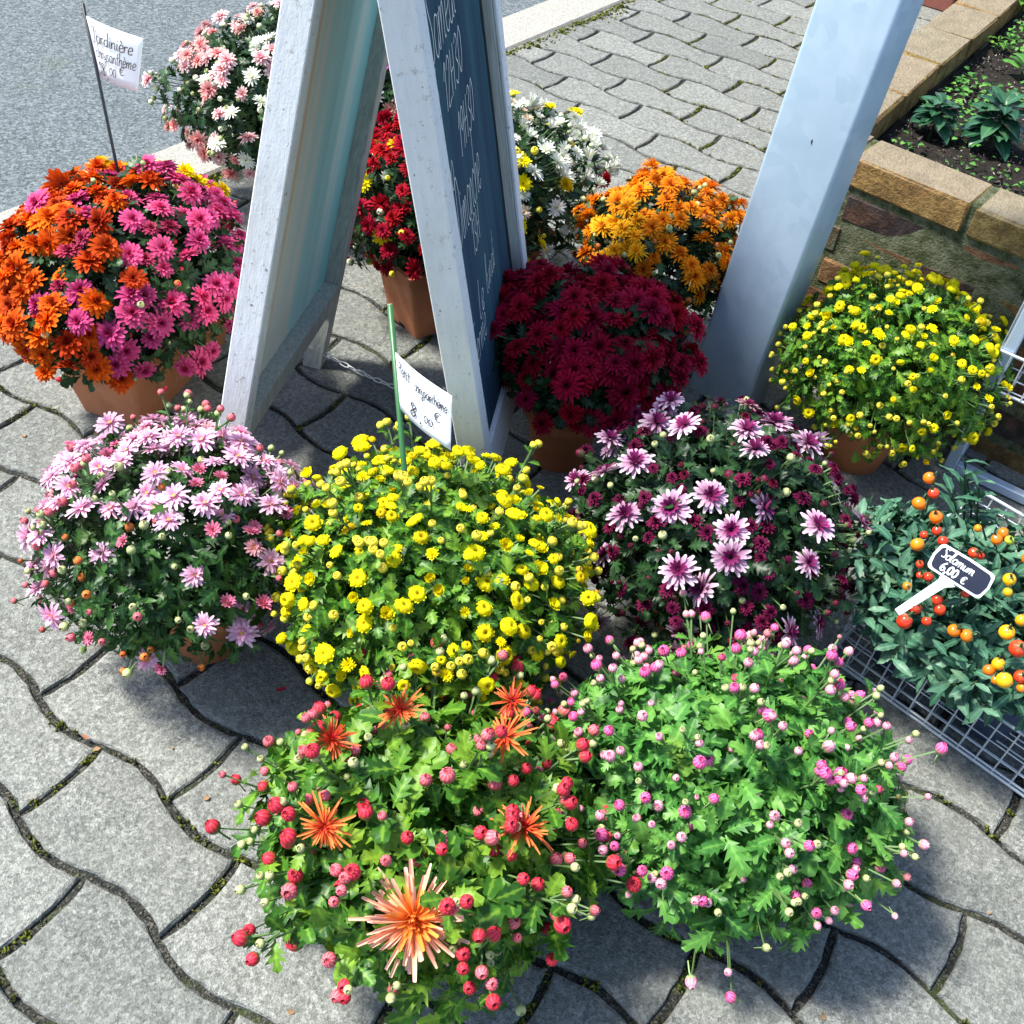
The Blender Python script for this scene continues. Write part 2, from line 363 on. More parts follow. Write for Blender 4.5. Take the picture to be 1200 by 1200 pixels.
def paver_mesh(seed):
    r = random.Random(seed); A = .0115; gap = .0046; n = 20; out = []
    for i in range(n + 1):                               # near edge left->right
        u = i / n; out.append([u * LA, -LW - A * math.sin(2 * PI * u)])
    nb = 8
    for i in range(1, nb):
        t = i / nb; out.append([LA + .007 * math.sin(PI * t), -LW + LW * t])
    for i in range(n + 1):
        u = 1 - i / n; out.append([u * LA, A * math.sin(2 * PI * u)])
    for i in range(1, nb):
        t = 1 - i / nb; out.append([.007 * math.sin(PI * t), -LW + LW * t])
    P = np.array(out); c = np.array([LA / 2, -LW / 2]); m = len(P)
    d = np.roll(P, -1, 0) - np.roll(P, 1, 0); d /= np.linalg.norm(d, axis=1)[:, None]; nin = np.stack([-d[:, 1], d[:, 0]], 1)
    j = np.array([.0016 * noise.noise(Vector((k * .31, seed, 1))) + r.uniform(-.0007, .0009) + (.0030 * max(0, noise.noise(Vector((k * .6, seed, 7))) - .25)) for k in range(m)])
    rings = []
    for ins, z in ((gap, -.014), (gap, -.0040), (gap + .0018, -.0011), (gap + .0060, 0.0)):
        jj = j + np.array([r.uniform(-.0006, .0006) for _ in range(m)])
        Q = P + nin * (ins + jj)[:, None]; rings.append(np.c_[Q, np.full(m, z) + (np.array([r.uniform(-.0006, .0004) for _ in range(m)]) if -.01 < z < 0 else 0)])
    V = np.concatenate(rings); Fc = []
    for k in range(3):
        for i in range(m): Fc.append((k * m + i, k * m + (i + 1) % m, (k + 1) * m + (i + 1) % m, (k + 1) * m + i))
    Q = V[3 * m:]; near = Q[:n + 1]; right = np.concatenate([Q[n:n + 1], Q[n + 1:n + nb], Q[n + nb:n + nb + 1]]); far = Q[n + nb:2 * n + nb + 1][::-1]; left = np.concatenate([Q[0:1], Q[2 * n + nb + 1:][::-1], far[0:1]])
    ring = {}
    for k in range(n + 1): ring[(k, 0)] = 3 * m + k; ring[(n - k, nb)] = 3 * m + n + nb + k
    for k in range(1, nb): ring[(n, k)] = 3 * m + n + k; ring[(0, nb - k)] = 3 * m + 2 * n + nb + k
    ext = []                                           # the worn top is a patch stretched between the four edges
    for k in range(1, n):
        for q in range(1, nb):
            a, b = k / n, q / nb; p = near[k] * (1 - b) + far[k] * b + left[q] * (1 - a) + right[q] * a - (near[0] * (1 - a) * (1 - b) + near[n] * a * (1 - b) + far[0] * (1 - a) * b + far[n] * a * b)
            ring[(k, q)] = 4 * m + len(ext); ext.append(p)
    V = np.concatenate([V, np.array(ext)])
    for k in range(n):
        for q in range(nb): Fc.append((ring[(k, q)], ring[(k + 1, q)], ring[(k + 1, q + 1)], ring[(k, q + 1)]))
    V[:, :2] -= c
    me = mesh('paver', V, Fc); me.materials.append(M['paver']); return me, c
PM = [paver_mesh(s) for s in range(8)]
ang = math.atan2(EA[1], EA[0]); pc = 0
def inside_wall(x, y):
    p = Vector((x, y, 0)) - WC; return p.dot(WN) < -.05 and p.dot(Vector((WS.y, -WS.x, 0))) > .05
paver_xy = []
cells = [(i, j) for i in range(-30, 16) for j in range(-28, 28)]
cells.sort(key=lambda q: float(np.linalg.norm(PO + q[0] * PB + q[1] * PA)))
XV, XF = [], []
for i, j in cells:
    if True:
        p = PO + i * PB + j * PA; c = p + EA * LA / 2 - EB * LW / 2
        # keep what the frame (plus a margin) can see
        v = c[0] * _R + c[1] * _F + CAM_H * _n
        if v[2] < .05: continue
        qx, qy = 600 + FPX * v[0] / v[2], 600 + FPX * v[1] / v[2]
        if not (-900 < qx < 2300 and -330 < qy < 2600): continue
        infr = -130 < qx < 1330 and -130 < qy < 1330
        s = kd(c[0], c[1])
        if s < -.075 or inside_wall(c[0], c[1]): continue
        me, cc = PM[rng.integers(8)]
        if not infr or pc >= 300:                        # past the frame (or past 300): joined
            if i % 1 == 0:
                cs_, sn_ = math.cos(ang), math.sin(ang); b0_ = len(XV)
                XV += [(c[0] + q.co.x * cs_ - q.co.y * sn_, c[1] + q.co.x * sn_ + q.co.y * cs_, q.co.z) for q in me.vertices]; XF += [tuple(b0_ + t for t in p.vertices) for p in me.polygons]
            continue
        o = bpy.data.objects.new('paver', me); COL.objects.link(o); o.parent = pavement
        cut = 0
        o.location = (c[0] + rng.normal() * .0008, c[1] + rng.normal() * .0008, rng.uniform(-.0016, .0012))
        o.rotation_euler = (rng.normal() * .006, rng.normal() * .004, ang + rng.normal() * .006); pc += 1
        paver_xy.append((c, i, j))
print('pavers', pc, 'joined faces', len(XF))
link('pavers', mesh('pavers', XV, XF), pavement, M['paver'], 'stuff')

def scatter_tris(name, pts, size, mat, parent=None, up=.6, seed=1, k=3):
    """little blades or grains as one mesh; pts (n,3), size (n,)"""
    r = np.random.default_rng(seed); n = len(pts); V = np.zeros((n, 4, 3)); 
    d = r.normal(size=(n, 4, 3)) * .5; d[:, :, 2] = np.abs(d[:, :, 2]) * up; d[:, 0] *= .3; d[:, 3, 2] += up
    V = pts[:, None, :] + d * size[:, None, None]
    Fq = np.array([[0, 1, 2], [0, 2, 3], [0, 3, 1], [1, 3, 2]]); Fq = (np.arange(n)[:, None, None] * 4 + Fq[None]).reshape(-1, 3)
    return link(name, bigmesh(name, V.reshape(-1, 3), Fq, False, np.repeat(r.random(n), 4)), parent, mat, 'stuff')
# moss along the kerb and in the joints
n = 9000; s = rng.uniform(-3.5, 3.5, n); q = np.abs(rng.normal(0, .016, n)) * (.6 + .8 * np.sin(s * 9) ** 2)
pts = np.array(K0)[None] + np.outer(s, KD) + np.outer(q + .004, KN); pts[:, 2] = -.008 + rng.uniform(0, .008, n)
scatter_tris('kerb_moss', pts, rng.uniform(.004, .011, n), M['moss'], seed=3)
J = []
for c, i, j in paver_xy:
    d0 = PO + i * PB + j * PA
    for side in (0, 1):
        for k in range(14):
            t = rng.random()
            if side == 0: u = t * LA; v = .0115 * math.sin(2 * PI * t)
            else: u = .007 * math.sin(PI * t); v = -LW * t
            x, y = d0 + EA * u + EB * v
            m = noise.noise(Vector((x * 5.2, y * 5.2, 3.1))) + .4 * noise.noise(Vector((x * 26, y * 26, 1))) + (.34 if y > 1.9 and x > .25 else 0)
            if m > .22 and kd(x, y) > 0 and not inside_wall(x, y): 
                for _ in range(5): J.append((x + rng.normal() * .003, y + rng.normal() * .003, -.006 + rng.random() * .004))
J = np.array(J); scatter_tris('joint_moss', J, rng.uniform(.003, .0065, len(J)), M['moss'], seed=4)
# loose grit in the joints
J = []
for c, i, j in paver_xy:
    d0 = PO + i * PB + j * PA
    for k in range(70):
        t = rng.random()
        if k % 3: u = t * LA; v = .0115 * math.sin(2 * PI * t)
        else: u = .007 * math.sin(PI * t); v = -LW * t
        x, y = d0 + EA * u + EB * v; J.append((x + rng.normal() * .0028, y + rng.normal() * .0028, -.0070))
J = np.array(J); scatter_tris('joint_gravel', J, rng.uniform(.0010, .0034, len(J)), plain('grit', (.10, .10, .09), .9, nsc=300, var=.7), seed=5)

# ------------------------------------------------------------------ brick planter
WH = .42
def jit_box(d, seed, bev=.004, j=.0016):
    mb = MB(); mb.box((0, 0, 0), d, None, bev); r = random.Random(seed)
    # split long faces a little by jittering corners only
    mb.V = [(v[0] + r.uniform(-j, j), v[1] + r.uniform(-j, j), v[2] + r.uniform(-j, j)) for v in mb.V]
    me = mb.mesh('brick'); me.materials.append(M['brick']); return me
planter = thing('brick_planter', 'low brick planter wall with pale weathered coping bricks behind the steel post', 'planter wall', WC)
FL, SL = 2.2, 2.6                                           # lengths of the front and side walls
WSN = Vector((WS.y, -WS.x, 0))                                # from the side wall towards the bed
ca = math.atan2(WD.y, WD.x); cb = math.atan2(WS.y, WS.x)
def addbrick(me, p, a, colr, name='brick'):
    o = bpy.data.objects.new(name, me); COL.objects.link(o); o.parent = planter; o.location = p; o.rotation_euler = (rng.normal() * .006, rng.normal() * .006, a + rng.normal() * .006)
    o.color = (*colr, 1); return o
# mortar core
mb = MB()
RA = Matrix.Rotation(ca, 3, 'Z'); RB = Matrix.Rotation(cb, 3, 'Z')
mb.box(WD * (FL / 2) - WN * .052 + Vector((0, 0, (WH - .003) / 2)), (FL - .01, .098, WH - .003), RA)
mb.obj('mortar', M['mortar'], planter)
mb = MB(); mb.box(WS * (.112 + SL / 2) + WSN * .052 + Vector((0, 0, (WH - .006) / 2)), (SL, .094, WH - .006), RB)
mb.obj('mortar', M['mortar'], planter)
YEL = [(.36, .24, .085), (.42, .26, .095), (.38, .27, .10)]
DRK = [(.08, .06, .06), (.24, .13, .07), (.36, .18, .08), (.14, .15, .10), (.20, .10, .06), (.30, .17, .08), (.09, .08, .07), (.34, .21, .08)]
for side, (D, Nn, a, Ltot) in enumerate(((WD, -WN, ca, FL), (WS, WSN, cb, SL + .1))):
    # coping
    x = 0 if side == 0 else .112; k = 0
    while x < Ltot:
        L = .203 if side == 0 else .2
        if side == 0 and k == 0: L = .344
        if side == 0 and k == 0:
            for L in (.122, .212):
                addbrick(jit_box((L, .108, .052), 50 + int(L * 900)), D * (x + L / 2) + Nn * .052 + Vector((0, 0, WH - .026)), a, YEL[k % 3]); x += L + .009; k += 1
            continue
        addbrick(jit_box((L, .108, .052), k + side * 30), D * (x + L / 2) + Nn * .052 + Vector((0, 0, WH - .026 + rng.normal() * .0012)), a, YEL[k % 3]); x += L + .009; k += 1
    # courses
    zc = WH - .052 - .011; row = 0
    while zc > -.02:
        x = (-.0, .05, .02, .075, .03, .06)[row % 6] if side == 0 else (0, .06)[row % 2]; k = 0
        while x < Ltot - .03:
            L = random.choice((.103, .115, .128, .205)) if side == 0 else .2
            L = min(L, Ltot - x)
            cc = random.choice(DRK)
            addbrick(jit_box((L - .003, .1, .050), row * 40 + k + side * 500), D * (x + L / 2) + Nn * (.052 + rng.uniform(-.002, .0015)) + Vector((0, 0, zc - .0265)), a, cc); x += L + .011; k += 1
        zc -= .064; row += 1
# soil bed
nx_, ny_ = 90, 90; V = []; Fc = []
for j in range(ny_ + 1):
    for i in range(nx_ + 1):
        p = WC + WD * (.11 + i / nx_ * (FL - .2)) * 1.0 + WS * (.08 + j / ny_ * (SL - .2)) + WSN * .0
        q = Vector((p.x, p.y, 0)); z = WH - .055 + .014 * noise.noise(q * 9) + .012 * noise.noise(q * 35) + .008 * noise.noise(q * 90)
        V.append((p.x, p.y, z))
for j in range(ny_):
    for i in range(nx_): a = j * (nx_ + 1) + i; Fc.append((a, a + 1, a + nx_ + 2, a + nx_ + 1))
soil = link('soil_bed', mesh('soil_bed', V, Fc, True), None, M['soil']); soil['kind'] = 'structure'
def bedpt(px, py, z=WH - .05): return at(px, py, z)
n = 9000; pts = []
while len(pts) < n:
    i, j = rng.random() ** 1.3, rng.random() ** 1.3
    p = WC + WD * (.12 + i * 1.3) + WS * (.1 + j * 1.7); q = Vector((p.x, p.y, 0))
    pts.append((p.x, p.y, WH - .052 + .014 * noise.noise(q * 9) + .012 * noise.noise(q * 35)))
pts = np.array(pts); sz = rng.uniform(.003, .013, n) * rng.uniform(.4, 1, n)
sel = rng.random(n) < .80
scatter_tris('soil_clods', pts[sel], sz[sel], plain('bark_clods', (.07, .058, .048), .9, nsc=120, var=.8), seed=8)
scatter_tris('pale_litter', pts[~sel], sz[~sel] * .7, plain('pale_grit', (.34, .32, .28), .9, nsc=120, var=.6), seed=9)

# ------------------------------------------------------------------ leaf shapes
def leaf_shape(kind, seed=0):
    """unit leaf along +X (0..1), normal +Z: returns V (n,3), triangles (m,3)"""
    r = random.Random(seed); st = 8
    if kind == 'mum':                                     # lobed chrysanthemum leaf
        prof = [(0, .02), (.14, .04), (.20, .22, .12), (.30, .09), (.40, .36, .16), (.50, .12), (.60, .33, .17), (.70, .10), (.80, .17, .12), (1.0, .0)]
    elif kind == 'oak':                                   # broader and rounder lobes
        prof = [(0, .02), (.16, .05), (.28, .20, .06), (.38, .12), (.50, .34, .10), (.60, .18), (.70, .30, .12), (.80, .20), (.90, .16, .05), (1.0, .0)]
    elif kind == 'lance':
        prof = [(0, .015), (.14, .05), (.26, .125), (.38, .135), (.48, .165), (.58, .14), (.68, .145), (.80, .09), (.92, .045), (1.0, .0)]
    elif kind == 'laurel':
        prof = [(0, .015), (.10, .09), (.25, .20), (.42, .26), (.58, .26), (.74, .20), (.86, .12), (.95, .04), (1.0, .0)]
    elif kind == 'round':
        prof = [(0, .02), (.1, .12), (.3, .35), (.45, .42), (.6, .42), (.78, .32), (.9, .18), (.97, .06), (1, 0)]
    bend = r.uniform(.12, .42); fold = r.uniform(.10, .35); wav = r.uniform(.01, .04)
    V = []; m = len(prof)
    for i, pr_ in enumerate(prof):
        x, y = pr_[:2]; fw = pr_[2] if len(pr_) > 2 else .0
        z = -bend * x * x + .12 * x; yy = y * r.uniform(.9, 1.1)
        V.append((x, 0, z))
        dz = -bend * ((x + fw) ** 2 - x * x)
        V.append((min(1, x + fw), yy, z + dz + fold * yy + wav * math.sin(i * 2.1))); V.append((min(1, x + fw), -y * r.uniform(.9, 1.1), z + dz + fold * y - wav * math.sin(i * 1.9)))
    T = []
    for i in range(m - 1):
        a = i * 3; b = a + 3
        T += [(a, b, b + 1), (a, b + 1, a + 1), (a, a + 2, b + 2), (a, b + 2, b)]
    return np.array(V), np.array(T)
def frames(d, nrm):
    """rotation matrices with X=d and Z close to nrm"""
    x = d / np.linalg.norm(d, axis=-1, keepdims=True); z = nrm - (nrm * x).sum(-1, keepdims=True) * x; z /= np.linalg.norm(z, axis=-1, keepdims=True) + 1e-9
    y = np.cross(z, x); return np.stack([x, y, z], -1)
def leaves_mesh(name, kinds, pos, d, nrm, size, r):
    shapes = [leaf_shape(k, s) for k in kinds for s in range(3)]; Rm = frames(d, nrm)
    which = r.integers(len(shapes), size=len(pos)); Vs, Fs, Ts = [], [], []; base = 0
    for w_, (V, T) in enumerate(shapes):
        id_ = np.where(which == w_)[0]
        if not len(id_): continue
        X = np.einsum('nij,vj->nvi', Rm[id_], V) * size[id_, None, None] + pos[id_, None, :]
        Vs.append(X.reshape(-1, 3)); Fs.append((np.arange(len(id_))[:, None, None] * len(V) + T[None]).reshape(-1, 3) + base); base += len(id_) * len(V)
        Ts.append(np.repeat(r.random(len(id_)), len(V)))
    VV = np.concatenate(Vs); return bigmesh(name, VV, np.concatenate(Fs), True, np.concatenate(Ts), np.arange(len(VV)) % 3 == 0)
_leafcache = {}
def leaf_me(kind, s, mat):
    k = (kind, s, mat.name)
    if k not in _leafcache:
        V, T = leaf_shape(kind, s); me = bigmesh('leaf', V, T, True, None, np.arange(len(V)) % 3 == 0); me.materials.append(mat); _leafcache[k] = me
    return _leafcache[k]
def place(name, me, pos, Rm, sc, parent, color=None):
    o = bpy.data.objects.new(name, me); COL.objects.link(o); o.parent = parent
    if name == 'flower': sc = sc * np.array([random.uniform(.9, 1.08), random.uniform(.9, 1.08), random.uniform(.75, 1.45)])
    m = Matrix([list(Rm[i] * sc) + [float(pos[i])] for i in range(3)] + [[0, 0, 0, 1]])
    o.matrix_local = m
    if color: o.color = (*color, 1)
    return o

# ------------------------------------------------------------------ flowers (unit: radius about 1, facing +Z)
def petal(mb, az, r0, L, W, el, curl, cup, c0, c1, tip=.55, segs=3, zb=0, r=None, twist=0):
    ca_, sa_ = math.cos(az), math.sin(az); x, z = r0, zb; V = []; C = []; e = el
    prof = {3: (.35, .85, 1.0, tip), 4: (.3, .75, 1.0, .95, tip)}[segs]
    for i in range(segs + 1):
        t = i / segs; w_ = W * prof[i] / 2; cz = cup * w_
        cc = [c0[k] * (1 - t) + c1[k] * t for k in range(3)]
        for sgn in (-1, 0, 1):
            if i == segs and sgn == 0: xx = x + W * .18
            else: xx = x
            y = sgn * w_; zz = z + (cz if sgn else 0) + twist * sgn * w_ * t
            V.append((xx * ca_ - y * sa_, xx * sa_ + y * ca_, zz)); C.append(cc)
        e = el + curl * (i + 1) / segs
        x += math.cos(e) * L / segs; z += math.sin(e) * L / segs
    Fc = []
    for i in range(segs):
        a = i * 3; Fc += [(a, a + 3, a + 4, a + 1), (a + 1, a + 4, a + 5, a + 2)]
    mb.add(V, Fc, C)
def disc(mb, R_, H_, c, n=10, zb=0):
    V = [(0, 0, zb + H_)]; C = [c]; Fc = []
    for k in range(n):
        a = 2 * PI * k / n; V.append((R_ * .6 * math.cos(a), R_ * .6 * math.sin(a), zb + H_ * .8)); C.append([q * .9 for q in c])
    for k in range(n):
        a = 2 * PI * k / n; V.append((R_ * math.cos(a), R_ * math.sin(a), zb)); C.append([q * .6 for q in c])
    for k in range(n):
        k2 = (k + 1) % n; Fc += [(0, 1 + k, 1 + k2), (1 + k, 1 + n + k, 1 + n + k2, 1 + k2)]
    mb.add(V, Fc, C)
def flower(rings, dc=None, seed=0, jit=.12, segs=3):
    r = random.Random(seed); mb = MB()
    for (n, r0, L, W, el, curl, cup, c0, c1, zb) in rings:
        ph = r.random() * 6
        for k in range(n):
            az = ph + 2 * PI * k / n + r.uniform(-jit, jit)
            f = r.uniform(1 - jit, 1 + jit); v = r.uniform(.85, 1.12)
            petal(mb, az, r0, L * f, W * r.uniform(.9, 1.1), el + r.uniform(-jit, jit), curl + r.uniform(-jit, jit) * 1.5, cup,
                  [q * v for q in c0], [min(1, q * v) for q in c1], zb=zb, segs=segs, twist=r.uniform(-.3, .3))
    if dc: disc(mb, *dc)
    me = mb.mesh('flower', True, True); me.materials.append(M['petal']); return me
def double(c_out, c_mid, c_in, seed, n=15, wid=.30, dc=None):        # full chrysanthemum bloom
    return flower([(n, .08, .92, wid, .10, -.35, .35, c_mid, c_out, 0), (n - 1, .07, .80, wid, .38, -.35, .35, c_mid, c_out, .03),
                   (n - 3, .05, .62, wid * .9, .70, -.25, .4, c_mid, c_out, .06), (9, .03, .42, wid * .8, 1.05, .1, .5, c_in, c_mid, .08),
                   (6, .01, .26, wid * .7, 1.35, .5, .6, c_in, c_in, .1)], dc, seed)
def daisy(c_out, c_base, disc_c, seed, n=14, wid=.26, el=.12, two=True, dr=.2):
    R_ = [(n, .10, .88, wid, el, -.25, .3, c_base, c_out, 0)]
    if two: R_.append((n - 2, .09, .70, wid * .9, el + .3, -.25, .3, c_base, c_out, .03)); R_.append((8, .08, .42, wid * .8, el + .7, .1, .4, c_base, c_out, .05))
    return flower(R_, (dr, .14, disc_c), seed)
def button(c_out, c_in, seed, openness=0):                        # half-open little cup of overlapping petals
    e = 1.05 - openness * .5
    return flower([(12, .34, .80, .54, e - .55, 1.2, .5, c_out, c_out, -.1), (11, .26, .66, .50, e - .3, 1.3, .5, c_out, c_out, .05), (9, .20, .46, .42, e - .1, 1.2, .5, c_out, c_out, .12)],
                  (.24, .30, [q * .8 for q in c_in]), seed, .08)
def ycup(c, ci, seed, hole=.2):
    r = random.Random(seed); mb = MB(); n = 22; prof = [(0, .22), (.13, .24), (hole + .10, .44), (.55, .54), (.80, .42), (1.0, .10), (.95, -.16), (.5, -.34)]
    V = []; C = []; Fc = []; jr = [r.uniform(.9, 1.12) for _ in range(n)]
    for i, (R_, z) in enumerate(prof):
        for k in range(n):
            rd = (1 + (.05 if k % 2 else -.05)) * (jr[k] if i > 3 else 1); a = 2 * PI * k / n
            V.append((R_ * rd * math.cos(a), R_ * rd * math.sin(a), z + (.05 if k % 2 and 1 < i < 6 else 0)))
            f = 1 if k % 2 else .84; C.append([q * f for q in (ci if i < 2 else c)] if i < 7 else (.12, .2, .04))
    for i in range(len(prof) - 1):
        for k in range(n): Fc.append((i * n + k, (i + 1) * n + k, (i + 1) * n + (k + 1) % n, i * n + (k + 1) % n))
    mb.add(V, Fc, C)
    for k in range(11): petal(mb, 2 * PI * k / 11 + r.uniform(-.15, .15), .62, .52, .42, .15 + r.uniform(-.3, .5), .2, .3, c, c, .5, zb=-.02)
    me = mb.mesh('flower', True, True); me.materials.append(M['petal']); return me
def spider_big(seed):
    r = random.Random(seed); mb = MB(); tipc, midc, core = (.93, .52, .42), (.90, .30, .07), (.72, .15, .015)
    for (n, r0, L, W, el, cu, zb, a, b) in ((30, .08, .96, .070, -.05, -.15, 0, midc, tipc), (28, .07, .88, .070, .22, -.25, .03, midc, tipc), (26, .06, .74, .068, .5, -.35, .05, midc, tipc),
                                            (20, .05, .56, .075, .8, -.3, .07, core, midc), (18, .04, .36, .07, 1.1, .3, .08, core, midc), (14, .02, .24, .07, 1.35, .9, .09, core, midc)):
        for k in range(n):
            v = r.uniform(.85, 1.1); petal(mb, 2 * PI * k / n + r.uniform(-.16, .16), r0, L * r.uniform(.72, 1.1), W * r.uniform(.8, 1.25), el + r.uniform(-.2, .2), cu + r.uniform(-.55, .7), 1.1,
                  [q * v for q in a], [min(1, q * v) for q in b], r.uniform(.5, .9), 4, zb, twist=r.uniform(-.6, .6))
    me = mb.mesh('flower', True, True); me.materials.append(M['petal']); return me
def spiky(c_out, c_mid, c_in, seed, n=20):                         # spider bloom of quills
    return flower([(n, .06, .98, .10, .0, .1, 1.0, c_mid, c_out, 0), (n, .06, .90, .095, .30, -.1, 1.0, c_mid, c_out, .02), (n - 3, .05, .62, .075, .62, -.2, 1.0, c_in, c_mid, .04),
                   (14, .04, .42, .07, .95, -.1, 1.0, c_in, c_mid, .05), (12, .02, .26, .07, 1.3, .3, 1, c_in, c_in, .06)], None, seed, .34, 4)
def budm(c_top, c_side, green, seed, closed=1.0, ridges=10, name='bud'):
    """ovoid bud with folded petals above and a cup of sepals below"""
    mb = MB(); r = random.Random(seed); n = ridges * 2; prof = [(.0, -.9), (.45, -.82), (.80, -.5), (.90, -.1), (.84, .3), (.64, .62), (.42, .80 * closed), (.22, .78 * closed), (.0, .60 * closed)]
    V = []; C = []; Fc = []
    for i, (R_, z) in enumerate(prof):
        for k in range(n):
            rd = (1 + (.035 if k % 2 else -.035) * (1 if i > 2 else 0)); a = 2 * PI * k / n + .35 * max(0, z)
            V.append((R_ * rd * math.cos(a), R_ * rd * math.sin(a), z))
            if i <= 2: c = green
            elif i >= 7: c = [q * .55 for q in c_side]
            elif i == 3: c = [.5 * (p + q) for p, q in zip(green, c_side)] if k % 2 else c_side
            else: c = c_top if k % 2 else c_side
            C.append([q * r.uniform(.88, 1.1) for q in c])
    for i in range(len(prof) - 1):
        for k in range(n): Fc.append((i * n + k, i * n + (k + 1) % n, (i + 1) * n + (k + 1) % n, (i + 1) * n + k))
    mb.add(V, Fc, C)
    for ring_, (npt, r0_, z0_, L_, e_, cu_) in enumerate(((9, .86, -.35, 1.30, 1.42, 1.05), (7, .66, .05, 1.0, 1.45, .75), (5, .40, .35, .62, 1.35, .6))):
        for k in range(npt):                                   # folded petals
            v = r.uniform(.8, 1.15); petal(mb, 2 * PI * (k + .5 * ring_) / npt + r.uniform(-.1, .1), r0_, L_ * closed * r.uniform(.9, 1.12), .62, e_, cu_, -.35, [q * .8 * v for q in c_side], [min(1, q * v) for q in c_top], .35, zb=z0_)
    for k in range(8):                                         # sepals
        a = 2 * PI * k / 8; petal(mb, a, .5, .85, .5, .5, 1.1, -.3, green, [q * .7 for q in green], .3, zb=-.85)
    mb.c = tuple(q * 1.1 for q in green); mb.tube([(0, 0, -.8), (.05, .02, -1.6), (.0, 0, -3.0)], [.16, .12, .12], 5)
    me = mb.mesh(name, True, True); me.materials.append(M['bud']); return me

YL, YD = (.95, .84, .008), (.72, .42, .0)
FLW = {
 'orange': [double((.87, .165, .008), (.68, .07, .004), (.42, .04, .004), s, 15, .31) for s in range(3)],
 'redorange': [double((.62, .075, .008), (.42, .03, .004), (.25, .015, .003), s + 5, 15, .31) for s in range(2)],
 'magenta': [double((.72, .10, .28), (.52, .028, .14), (.34, .012, .07), s + 10, 16, .27) for s in range(3)],
 'yelldouble': [double((.90, .64, .0), (.85, .55, .0), (.7, .36, .0), s + 15, 16, .25) for s in range(2)],
 'crimson': [double((.46, .006, .042), (.30, .003, .026), (.13, .002, .012), s + 20, 18, .21) for s in range(3)],
 'red': [double((.50, .008, .028), (.32, .004, .016), (.18, .003, .01), s + 24, 16, .24) for s in range(2)],
 'bronze': [double((.88, .30, .01), (.78, .20, .006), (.60, .10, .005), s + 28, 19, .19) for s in range(3)],
 'gold': [double((.93, .48, .015), (.90, .40, .01), (.80, .27, .01), s + 32, 20, .17) for s in range(1)],
 'pinkwhite': [daisy((.95, .74, .72), (.78, .16, .24), (.42, .12, .05), s + 36, 14, .28) for s in range(2)],
 'salmon': [daisy((.92, .52, .48), (.68, .10, .13), (.35, .05, .03), s + 40, 14, .28) for s in range(2)],
 'white': [daisy((.93, .94, .88), (.84, .87, .66), (.66, .60, .10), s + 44, 15, .22, .3) for s in range(3)],
 'whitetuft': [flower([(12, .12, .95, .24, .75, .1, .5, (.78, .83, .60), (.94, .95, .90), 0), (10, .08, .85, .22, 1.05, .1, .5, (.74, .82, .55), (.94, .95, .90), .03)], None, 48)],
 'lilac': [daisy((.90, .60, .78), (.82, .34, .52), (.80, .50, .10), s + 50, 15, .24, .10) for s in range(3)],
 'rosebud': [daisy((.74, .22, .38), (.62, .14, .18), (.55, .26, .08), s + 54, 12, .30, .55) for s in range(2)],
 'purple': [flower([(15, .10, .90, .24, .10, -.2, .3, (.24, .006, .11), (.96, .74, .88), 0), (14, .09, .74, .23, .36, -.2, .3, (.17, .004, .08), (.88, .50, .72), .03), (10, .07, .46, .2, .75, 0, .4, (.10, .003, .04), (.30, .03, .16), .05)],
             (.16, .12, (.05, .004, .02)), s + 58) for s in range(3)],
 'maroon': [double((.17, .008, .055), (.095, .004, .03), (.04, .002, .01), s + 62, 12, .34) for s in range(2)],
 'ybutton': [ycup(YL, (.55, .30, .0), s + 66, .12 + .06 * s) for s in range(3)] + [button(YL, (.80, .60, .0), 69, .9)],
 'ydaisy': [daisy((.95, .82, .005), (.92, .74, .0), (.75, .48, .0), s + 70, 15, .26, .35) for s in range(2)],
 'violet': [daisy((.50, .11, .50), (.38, .05, .34), (.3, .1, .2), 75, 13, .28)],
 'spider': [spider_big(77)],
 'spiderred': [spiky((.86, .26, .08), (.76, .11, .03), (.60, .03, .03), s + 78, 19) for s in range(2)],
}
GRN, GRP = (.10, .19, .05), (.42, .48, .22)
BUD = {
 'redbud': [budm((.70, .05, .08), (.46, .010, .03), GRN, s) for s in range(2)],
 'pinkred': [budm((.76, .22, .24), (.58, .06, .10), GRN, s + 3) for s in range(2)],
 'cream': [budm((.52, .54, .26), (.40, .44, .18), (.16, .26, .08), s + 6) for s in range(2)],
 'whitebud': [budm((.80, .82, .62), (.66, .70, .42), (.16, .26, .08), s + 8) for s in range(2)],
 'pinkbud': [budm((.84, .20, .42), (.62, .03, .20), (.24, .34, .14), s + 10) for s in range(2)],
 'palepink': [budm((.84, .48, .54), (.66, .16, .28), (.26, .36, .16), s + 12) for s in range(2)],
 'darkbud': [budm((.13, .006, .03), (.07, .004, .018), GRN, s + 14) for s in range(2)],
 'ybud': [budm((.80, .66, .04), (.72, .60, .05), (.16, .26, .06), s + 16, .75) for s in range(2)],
 'orangebud': [budm((.70, .22, .04), (.50, .10, .03), GRN, 18)],
}

